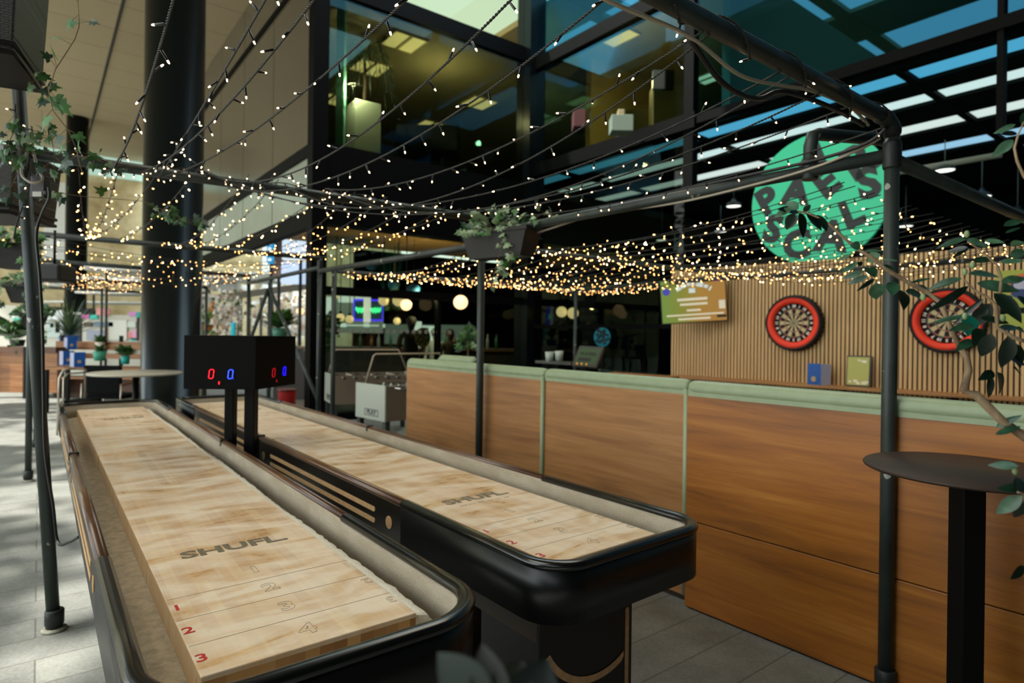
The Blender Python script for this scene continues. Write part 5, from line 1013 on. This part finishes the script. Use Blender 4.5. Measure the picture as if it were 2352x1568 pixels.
obj_box('armchair', 'dark red chair in the lit upstairs office', 'chair', 1318, 250, 1345, 290, 11.6, .5, '#3f1416', .8)
obj_box('office_screen', 'dark monitor on the cupboard in the upstairs office', 'monitor', 1500, 160, 1548, 205, 10.2, .08, '#2a3330', .3)
obj_box('paper_stack', 'pale stack of papers low in the upstairs office window', 'papers', 1405, 262, 1455, 300, 10.1, .3, '#66786d')
for i, (x, y, z_) in enumerate(((928, 97, 7.28), (850, 155, 7.28), (1100, 236, 7.28), (988, 288, 7.28), (757, 226, 7.28), (1412, 81, 7.28), (1625, 180, 7.28), (560, -60, 7.28))[:7]):
    c = pz(x, y, z_); lb = ['ceiling light panel upstairs, front one in the corner office', 'ceiling light panel upstairs, behind the palm', 'ceiling light panel upstairs, right of the corner office', 'ceiling light panel upstairs, farthest one above the sofa', 'ceiling light panel upstairs, left one behind the teal post', 'ceiling light panel in the yellow lit office right of the corner', 'small ceiling light panel at the right end of the office'][i]
    t = thing('ceiling_light', lb, 'ceiling light', c, rz_of(A) + .0, 'office ceiling lights'); w_ = .36 if i != 6 else .25
    f = MB(); f.ring([(-w_, -w_), (w_, -w_), (w_, w_), (-w_, w_)], [(-w_ * .93, -w_ * .93), (w_ * .93, -w_ * .93), (w_ * .93, w_ * .93), (-w_ * .93, w_ * .93)], -.02, .018); f.build('frame', plain('pale frame', '#b5ac84', .5), t, True)
    f = MB(); f.box(-w_ * .93, w_ * .93, -w_ * .93, -.04, -.005, .012); f.box(-w_ * .93, w_ * .93, .04, w_ * .93, -.005, .012); f.build('diffuser', glow('warm office panel', '#fff0b0', 1.35 if i != 5 else 1.7, True), t, True)
    f = MB(); f.box(-w_ * .93, w_ * .93, -.04, .04, -.01, .012); f.build('louvre', plain('pale louvre', '#cfc48f', .4), t, True)
def lamp(name, label, loc, e, col):
    pl = bpy.data.lights.new(name, 'POINT'); pl.energy = e; pl.color = col; pl.shadow_soft_size = .06; o = bpy.data.objects.new(name, pl); COL.objects.link(o); o.location = loc; tag(o, label, 'lamp')
lamp('office_fill', 'added warm fill light in the yellow lit office', px(1430, 190, 11.3), 90, (1, .86, .52))  # fill added to brighten the office interior
lamp('corner_fill', 'added warm fill light beside the palm in the corner office', px(812, 200, 10.75), 110, (1, .92, .7))  # fill added to brighten the pale planter
lamp('corner_fill', 'added warm fill light deep in the corner office', px(1010, 230, 13.2), 70, (1, .9, .62))  # fill added to brighten the back of the corner office
lamp('restaurant_fill', 'added warm fill light inside the restaurant', px(985, 685, 11.9), 110, (1, .72, .4))  # fill added to brighten the people and disc behind the glass
# ------------------------------------------------------------------ left terrace
TW = wood('terrace table wood', '#6d3d1c', '#97612f', '#bb8a55', 'x', 1, .4)
def vtx(x, y, z): q = pz(x, y, z); return q
wt = px(230, 842, 11.2); tz = wt.z; t = thing('terrace_table', 'wooden terrace table behind the black chair at left', 'table', V((wt.x, wt.y, 0)), .05)
f = MB(); f.box(-.85, .95, -.35, .35, tz - .04, tz); f.build('tabletop', TW, t, True, .005)
for x in (-.75, .85):
    for y in (-.28, .28): f = MB(); f.box(x - .03, x + .03, y - .03, y + .03, 0, tz - .04); f.build('leg', BLACK, t, True)
rt = px(305, 853, 7.95); t = thing('round_table', 'pale round table beside the big column', 'table', V((rt.x + .1, rt.y, 0))); f = MB(); f.lathe([(.0001, rt.z - .03), (.52, rt.z - .03), (.53, rt.z - .015), (.52, rt.z), (.0001, rt.z)], (0, -.1, 0), 40); f.build('tabletop', plain('pale stone top', '#b7b09d', .4), t, True); f = MB(); f.cyl((0, -.1, .02), (0, -.1, rt.z - .03), .035, 12); f.build('column', BLACK, t, True); f = MB(); f.lathe([(.25, 0), (.25, .015), (.0001, .03)], (0, -.1, 0), 28); f.build('base', BLACK, t, True)
cc = px(237, 900, 9.4); t = thing('terrace_chair', 'black armchair with metal frame at the wooden terrace table', 'chair', V((cc.x, cc.y, 0)), 0)
f = MB(); f.box(-.29, .29, -.04, .02, .5, .94); f.build('backrest', plain('black upholstery', '#0a0b0d', .85, 0, .1), t, True, .03)
f = MB(); f.box(-.28, .28, .02, .5, .42, .49); f.build('seat', plain('black upholstery', '#0a0b0d', .85, 0, .1), t, True, .02)
CHR = plain('worn chrome', '#b8b2a2', .3, .8)
for sx in (-.3, .3):
    f = MB(); f.tube([(sx, -.02, .0), (sx, -.05, .45), (sx, -.04, .66)], .012, 8); f.build('leg', CHR, t, True); f = MB(); f.tube([(sx, .48, 0), (sx, .46, .64)], .012, 8); f.build('leg', CHR, t, True); f = MB(); f.tube([(sx, -.05, .64), (sx, .2, .66), (sx, .48, .64)], .018, 8); f.build('armrest', plain('wooden armrest', '#7a4a24', .5), t, True)
f = MB(); c = px(141, 870, 8.6); tr2 = thing('chair_frame', 'slim chrome chair frame standing beside the left table end', 'chair', V((c.x, c.y, 0))); f.tube([(-.05, 0, 0), (-.03, 0, .8), (-.0, .03, .9), (.05, .06, .93), (.06, .4, .9), (.05, .42, 0)], .014, 8); f.tube([(.03, 0, 0), (.03, 0, .8), (.05, .05, .86), (.08, .38, .86)], .012, 8); f.build('tube_frame', CHR, tr2, True); f = MB(); f.box(-.02, .3, .02, .4, .44, .48); f.build('seat', plain('black upholstery', '#0a0b0d', .85, 0, .1), tr2, True)
for i, (x, y, D) in enumerate(((148, 829, 11.5), (173, 838, 10.95), (157, 803, 13.3))):
    c = px(x, y, D); base = V((c.x, c.y, tz if i < 2 else c.z)); t = thing('menu_card', ['blue menu card on the terrace table, left one of two', 'blue menu card on the terrace table, right one of two', 'blue menu card on the bench ledge behind the terrace table'][i], 'menu', base, .3, 'blue menus at left'); f = MB(); h = .27
    f.beam((-.02, 0, h / 2), (.13, .08, h / 2), .006, h); f.build('front_cover', plain('cobalt blue card', '#0d55a8', .5), t, True); f = MB(); f.beam((-.02, 0, h / 2), (-.1, .06, h / 2), .006, h * .95); f.build('back_cover', LIL, t, True)
    f = MB(); f.cyl((.05, .034, .1), (.052, .03, .1), .03, 14); f.build('emblem', plain('beige emblem', '#b09a78', .6), t, True)
bn_ = thing('terrace_bench', 'long slatted wooden bench back with light gaps behind the terrace table', 'bench', V((px(230, 800, 13.6).x, 13.6, 0)))
f = MB(); a, b = px(128, 784, 13.6), px(420, 784, 13.6)
for y0, y1 in ((784, 803), (811, 823)): za, zb = px(200, y0, 13.6).z, px(200, y1, 13.6).z; f.box(a.x, b.x, 13.6, 13.64, zb, za)
f.build('back_boards', TW, bn_); f = MB(); f.box(a.x, b.x, 13.1, 13.58, .42, .46); f.build('seat', TW, bn_); f = MB(); f.box(a.x, b.x, 13.55, 13.6, 0, .42); f.build('front_board', wood('dark bench wood', '#3d2110', '#5a3519', '#74492a', 'x', 1, .5), bn_)
for x in (a.x + .1, (a.x + b.x) / 2, b.x - .1): f = MB(); f.box(x - .03, x + .03, 13.64, 13.7, 0, 1.35); f.build('post', BLACK, bn_)
f = MB(); a, b = px(-60, 795, 13), px(128, 800, 13); f2 = MB(); t = thing('terrace_booth', 'dark wooden booth at the far left behind the scaffold posts', 'booth', V((a.x, 13, 0))); f.box(a.x, b.x, 13, 13.4, px(50, 803, 13).z - .06, px(50, 797, 13).z); f.build('top_board', wood('dark bench wood', '#3d2110', '#5a3519', '#74492a', 'x', 1, .5), t); f.box(a.x, b.x, 13.0, 13.1, 0, 1.1); f2.box(a.x, b.x, 13.05, 13.15, .12, px(50, 803, 13).z - .06); f2.build('front_panel', TW, t)
f = MB()
for x in (a.x + .4, a.x + 1.1): f.box(x - .03, x + .03, 12.97, 13.04, 0, 1.1)
f.build('post', BLACK, t)
def pot(label, x, ybase, D, h, r, col, plant, seed, spiky=False, leafs=40):
    c = px(x, ybase, D); t = thing('potted_plant', label, 'potted plant', c, 0); f = MB(); f.lathe([(r * .8, 0), (r, h), (r * .9, h), (r * .75, h * .85), (.0001, h * .85)], (0, 0, 0), 22); f.build('pot', plain('pot ' + col, col, .5), t, True)
    if spiky:
        f = MB(); rnd = random.Random(seed)
        for i in range(leafs):
            th = i * 2.4; el = rnd.uniform(.15, 1.25); e = V((cos(th) * cos(el), sin(th) * cos(el), sin(el))); L = plant * rnd.uniform(.75, 1.1); b_ = V((0, 0, h)) + e * .02
            f.leaf(b_, b_ + e * L, .05, (0, 0, 1), i % 2, .22, .3, 7, lambda q: (1 - q) ** .6 * min(1, q * 6 + .5))
        f.build('leaves', [leafmat('agave leaf', '#3f5c38', '#7d9268', .4), leafmat('agave leaf dark', '#22361f', '#3d5535', .4)], t, True)
    else:
        rnd = random.Random(seed); f = MB()
        for i in range(leafs):
            th = rnd.uniform(0, 2 * pi); e = V((cos(th), sin(th), rnd.uniform(.2, 1.6))).normalized(); b_ = V((0, 0, h * .9)); L = plant * rnd.uniform(.5, 1.1); f.leaf(b_ + e * L * .25, b_ + e * L, plant * .4, (0, 0, 1), i % 2, .2, .2, 4)
        f.build('leaves', [leafmat('pot leaf', '#2f5a2c', '#55803f', .5), leafmat('pot leaf dark', '#1c3a1c', '#315a2a', .5)], t, True)
    return t
pot('green pot with a small plant on the terrace table', 229, 828, 12.4, .19, .12, '#3f9a80', .2, 31)
pot('white pot with a small plant on the bench top, above the green pot', 230, 803, 13.5, .17, .1, '#d6cfc0', .22, 32)
pot('teal pot with leaning plant on the terrace table, left of the column', 288, 836, 11.1, .15, .075, '#0f9c93', .28, 33)
pot('large spiky agave in a blue pot behind the terrace bench', 160, 800, 14.6, .3, .22, '#2a5fb0', 1.0, 34, True, 60)
pot('dark spiky plant at the far left behind the scaffold posts', 40, 795, 13.8, .15, .15, '#1a2422', .7, 35, False, 60)
# market stalls and white canopies in the distance
STW = plain('pale stall wall', '#b9b7a8', .7)
def stall(label, x0, x1, ytop, ybot, D, panels):
    a, b = px(x0, ytop, D), px(x1, ybot, D); t = thing('market_stall', label, 'stall', V((a.x, D, 0)), 0, 'market stalls far left'); f = MB(); f.box(a.x, b.x, D, D + 1.2, 0, a.z); w = f.build('walls', STW, t)
    for (X0, Y0, X1, Y1, col) in panels:
        p, q = px(X0, Y0, D), px(X1, Y1, D); f = MB(); f.box(p.x, q.x, D - .05, D - .002, q.z, p.z); f.build('sign_panel', plain('panel ' + col, col, .6), w)
stall('pale market stall with a grid of coloured panels, left of the big column', 190, 335, 722, 860, 19, [(190, 722, 207, 732, '#d36fb0'), (209, 722, 226, 733, '#20b09a'), (224, 708, 254, 724, '#d88a86'), (298, 716, 316, 725, '#c77fc0'), (315, 716, 323, 729, '#1f9f9a'), (195, 740, 213, 750, '#4a3a2c'), (218, 739, 262, 750, '#5c7688'), (201, 758, 243, 781, '#8d93a0'), (244, 752, 250, 781, '#c98f5a'), (252, 735, 293, 781, '#cfd0c3'), (295, 738, 314, 752, '#c3cbbf'), (296, 762, 306, 778, '#d0807c'), (306, 758, 315, 780, '#d79ab8'), (300, 776, 315, 782, '#3fbfae'), (316, 729, 319, 782, '#2a2d2b')])
stall('market stall with white awning behind the agave, far left', 100, 188, 716, 860, 19.5, [(108, 712, 147, 734, '#e3ebea'), (109, 738, 140, 775, '#aebcb6'), (118, 742, 126, 752, '#27454e'), (130, 738, 148, 764, '#bcc9cc'), (148, 722, 188, 784, '#0f1a12')])
stall('market stall with teal and pink signs at the far left edge', -60, 95, 700, 860, 20, [(28, 717, 52, 730, '#e2e6e2'), (34, 730, 52, 746, '#25b7a2'), (50, 720, 64, 736, '#c870b4'), (20, 744, 36, 754, '#cf6f6c'), (10, 752, 40, 770, '#16201c')])
f = MB(); a = px(203, 715, 17.5); scn = simple('wall_screen', 'small black screen hanging in front of the coloured market stall', 'screen', f.obox(a, (.18, 0, 0), (0, .03, 0), (0, 0, .09)), BLACK)
CANV = plain('white canopy cloth', '#e9ebe6', .7)
for i, (x0, x1, y0, y1, D) in enumerate(((190, 420, 607, 622, 16), (185, 420, 634, 648, 18), (170, 420, 668, 676, 20), (100, 420, 690, 698, 23), (450, 630, 624, 645, 22), (450, 540, 650, 664, 23))):
    a, b = px(x0, y0, D), px(x1, y1, D); lb = ['white canopy edge above the left terrace, highest', 'white canopy edge above the left terrace, second from top', 'white canopy edge above the left terrace, third from top', 'white canopy edge above the left terrace, lowest and longest', 'white canopy edge right of the big column, long upper one', 'white canopy edge right of the big column, short lower one'][i]
    t = thing('canopy', lb, 'canopy', V((a.x, D, 0)), 0, 'white canopies'); f = MB(); f.box(a.x, b.x, D, D + 1.6, b.z, a.z); f.build('valance', CANV, t, False, .03)
    for x in (a.x + .1, b.x - .1): f = MB(); f.cyl((x, D + .8, 0), (x, D + .8, b.z), .035, 8); f.build('pole', STEEL, t)
# right of the column: billboards, blossom, posts, railing
def board(label, x0, x1, y0, y1, D, col, em=0, extra=()):
    a, b = px(x0, y0, D), px(x1, y1, D); t = thing('billboard', label, 'billboard', V((a.x, D, b.z)), 0, 'billboards under the glass box'); f = MB(); f.box(a.x, b.x, D, D + .08, b.z, a.z); m = glow('lit panel ' + col, col, em) if em else plain('panel ' + col, col, .5); w = f.build('panel', m, t, False, .01)
    for (X0, Y0, X1, Y1, c2) in extra: p, q = px(X0, Y0, D), px(X1, Y1, D); f = MB(); f.box(p.x, q.x, D - .012, D - .001, q.z, p.z); f.build('print', glow('lit print ' + c2, c2, .9), w)
    f = MB(); f.cyl(((a.x + b.x) / 2, D + .1, 0), ((a.x + b.x) / 2, D + .1, a.z), .04, 8); f.build('post', STEEL, t)
board('pale blue lit screen under the glass box, upper one', 648, 728, 538, 597, 15.5, '#c9dcec', .9)
board('pale blue lit screen under the glass box, lower one', 646, 726, 601, 653, 15.7, '#b7cbe6', .85)
board('pinkish brown panel between the blue sign and the lit screens', 626, 649, 536, 640, 15.9, '#94776c')
board('narrow vertical blue sign with white marks under the glass box', 613, 627, 540, 605, 15.3, '#1f8fc4', .8, [(616, 546, 623, 553, '#e8f2f4'), (616, 557, 623, 563, '#e8f2f4'), (616, 568, 623, 575, '#e8f2f4'), (616, 580, 623, 586, '#e8f2f4'), (616, 593, 623, 599, '#e8f2f4')])
board('red narrow banner right of the big column', 461, 470, 746, 800, 13.5, '#c0392f')
board('turquoise narrow banner beside a dark post behind the scoreboard', 530, 537, 740, 775, 14, '#1fa8b8', .5)
f = MB(); a, b = px(640, 905, 10.2), px(668, 905, 10.2); rb = thing('red_bin', 'red metal bin on the floor behind the second shuffleboard table', 'bin', V(((a.x + b.x) / 2, 10.3, 0))); f.lathe([(.12, 0), (.15, .5), (.15, .52), (.12, .52), (.1, .4), (.0001, .38)], (0, 0, 0), 20); f.build('body', plain('red enamel', '#a31a1c', .4), rb, True); f = MB(); f.lathe([(.151, .49), (.157, .5), (.157, .53), (.151, .535)], (0, 0, 0), 20); f.build('rim', plain('dark red rim', '#5f1012', .4), rb, True)
def blossom(label, c, rx_, rz2, n, seed, pal, sz):
    t = thing('blossom_shrub', label, 'shrub', V((c.x, c.y, 0))); rnd = random.Random(seed); f = MB(); f.tube([V((c.x, c.y, 0)), c], .03, 6, len(pal)); 
    for i in range(n):
        p = c + V((max(-rx_, min(rx_, rnd.gauss(0, rx_ * .5))), max(-.8 * rx_, min(.8 * rx_, rnd.gauss(0, rx_ * .4))), max(-rz2, min(rz2, rnd.gauss(0, rz2 * .5))))); d = V((rnd.uniform(-1, 1), rnd.uniform(-1, 1), rnd.uniform(-1, 1))); f.leaf(p, p + d.normalized() * sz, sz * .8, (rnd.uniform(-1, 1), -1, .5), rnd.choices(range(len(pal)), [7, 2, 1][:len(pal)])[0], .1, .1, 3)
    f.build('blossom', pal + [STEM], t)
PAL = [plain('white petals', '#f2ebe0', .7), plain('pinkish petals', '#e0bfa8', .7), leafmat('blossom leaf', '#53683a', '#7d9057', .6)]
blossom('white blossom shrub glowing behind the slanting brace, left of the glass corner', px(672, 715, 25), 1.5, 1.5, 700, 71, PAL, .24)
blossom('white blossom shrub right of the big column, seen above the scoreboard', px(500, 716, 19), .8, .7, 420, 72, PAL, .16)
blossom('green shrub with orange specks just right of the big column', px(466, 738, 13.2), .22, .5, 130, 73, [leafmat('bright leaf', '#4d7a2c', '#86a84c', .6), plain('orange flecks', '#c88a4a', .7), leafmat('blossom leaf', '#53683a', '#7d9057', .6)], .12)
pot('green potted shrub just behind the scoreboard at its right', 643, 778, 12.5, .22, .16, '#3c7c66', .5, 36, False, 70)
f = MB()
for k in range(7): x = 470 + k * 26; a = px(x, 700, 20); f.cyl((a.x, 20, 0), (a.x, 20, 2.6), .05, 8)
a, b = px(455, 690, 20), px(720, 655, 19); f.beam(a, b, .12, .2); t = simple('timber_frame', 'grey timber frame of posts behind the scoreboard', 'frame', f, plain('grey timber', '#8a8478', .8))
# unseen trees added outside the soffit to dapple the sun on the floor
tr_ = thing('dapple_tree', 'unseen tree added at left to dapple the floor, nearest the tables', 'tree', st(6.8, -5.9, 0)); rnd = random.Random(77); f = MB(); base = st(6.8, -5.9, 0); f.tube([base, base + V((.1, 0, 2.6)), base + V((0, .2, 5.5))], [.16, .13, .06], 10, 0); f.build('trunk', wood('tree bark', '#3a2e22', '#564636', '#6d5c48', 'z', 2, .9), tr_); f = MB()
for i in range(520):
    p = base + A * rnd.uniform(-1.95, 1.95) + B * rnd.uniform(-1.2, 1.2) + V((0, 0, 6.3 + rnd.gauss(0, .9))); d = V((rnd.uniform(-1, 1), rnd.uniform(-1, 1), rnd.uniform(-.5, .5))).normalized(); f.leaf(p, p + d * .42, .28, (0, 0, 1), 0, .1, .1, 3)
f.build('crown', leafmat('tree leaf', '#2e4a22', '#56753a', .6), tr_)
dup(tr_, st(11.2, -6.1, 0), 1.3, 'unseen tree added at left to dapple the floor, middle one')
dup(tr_, st(15.8, -5.8, 0), 2.7, 'unseen tree added at left to dapple the floor, farthest one')
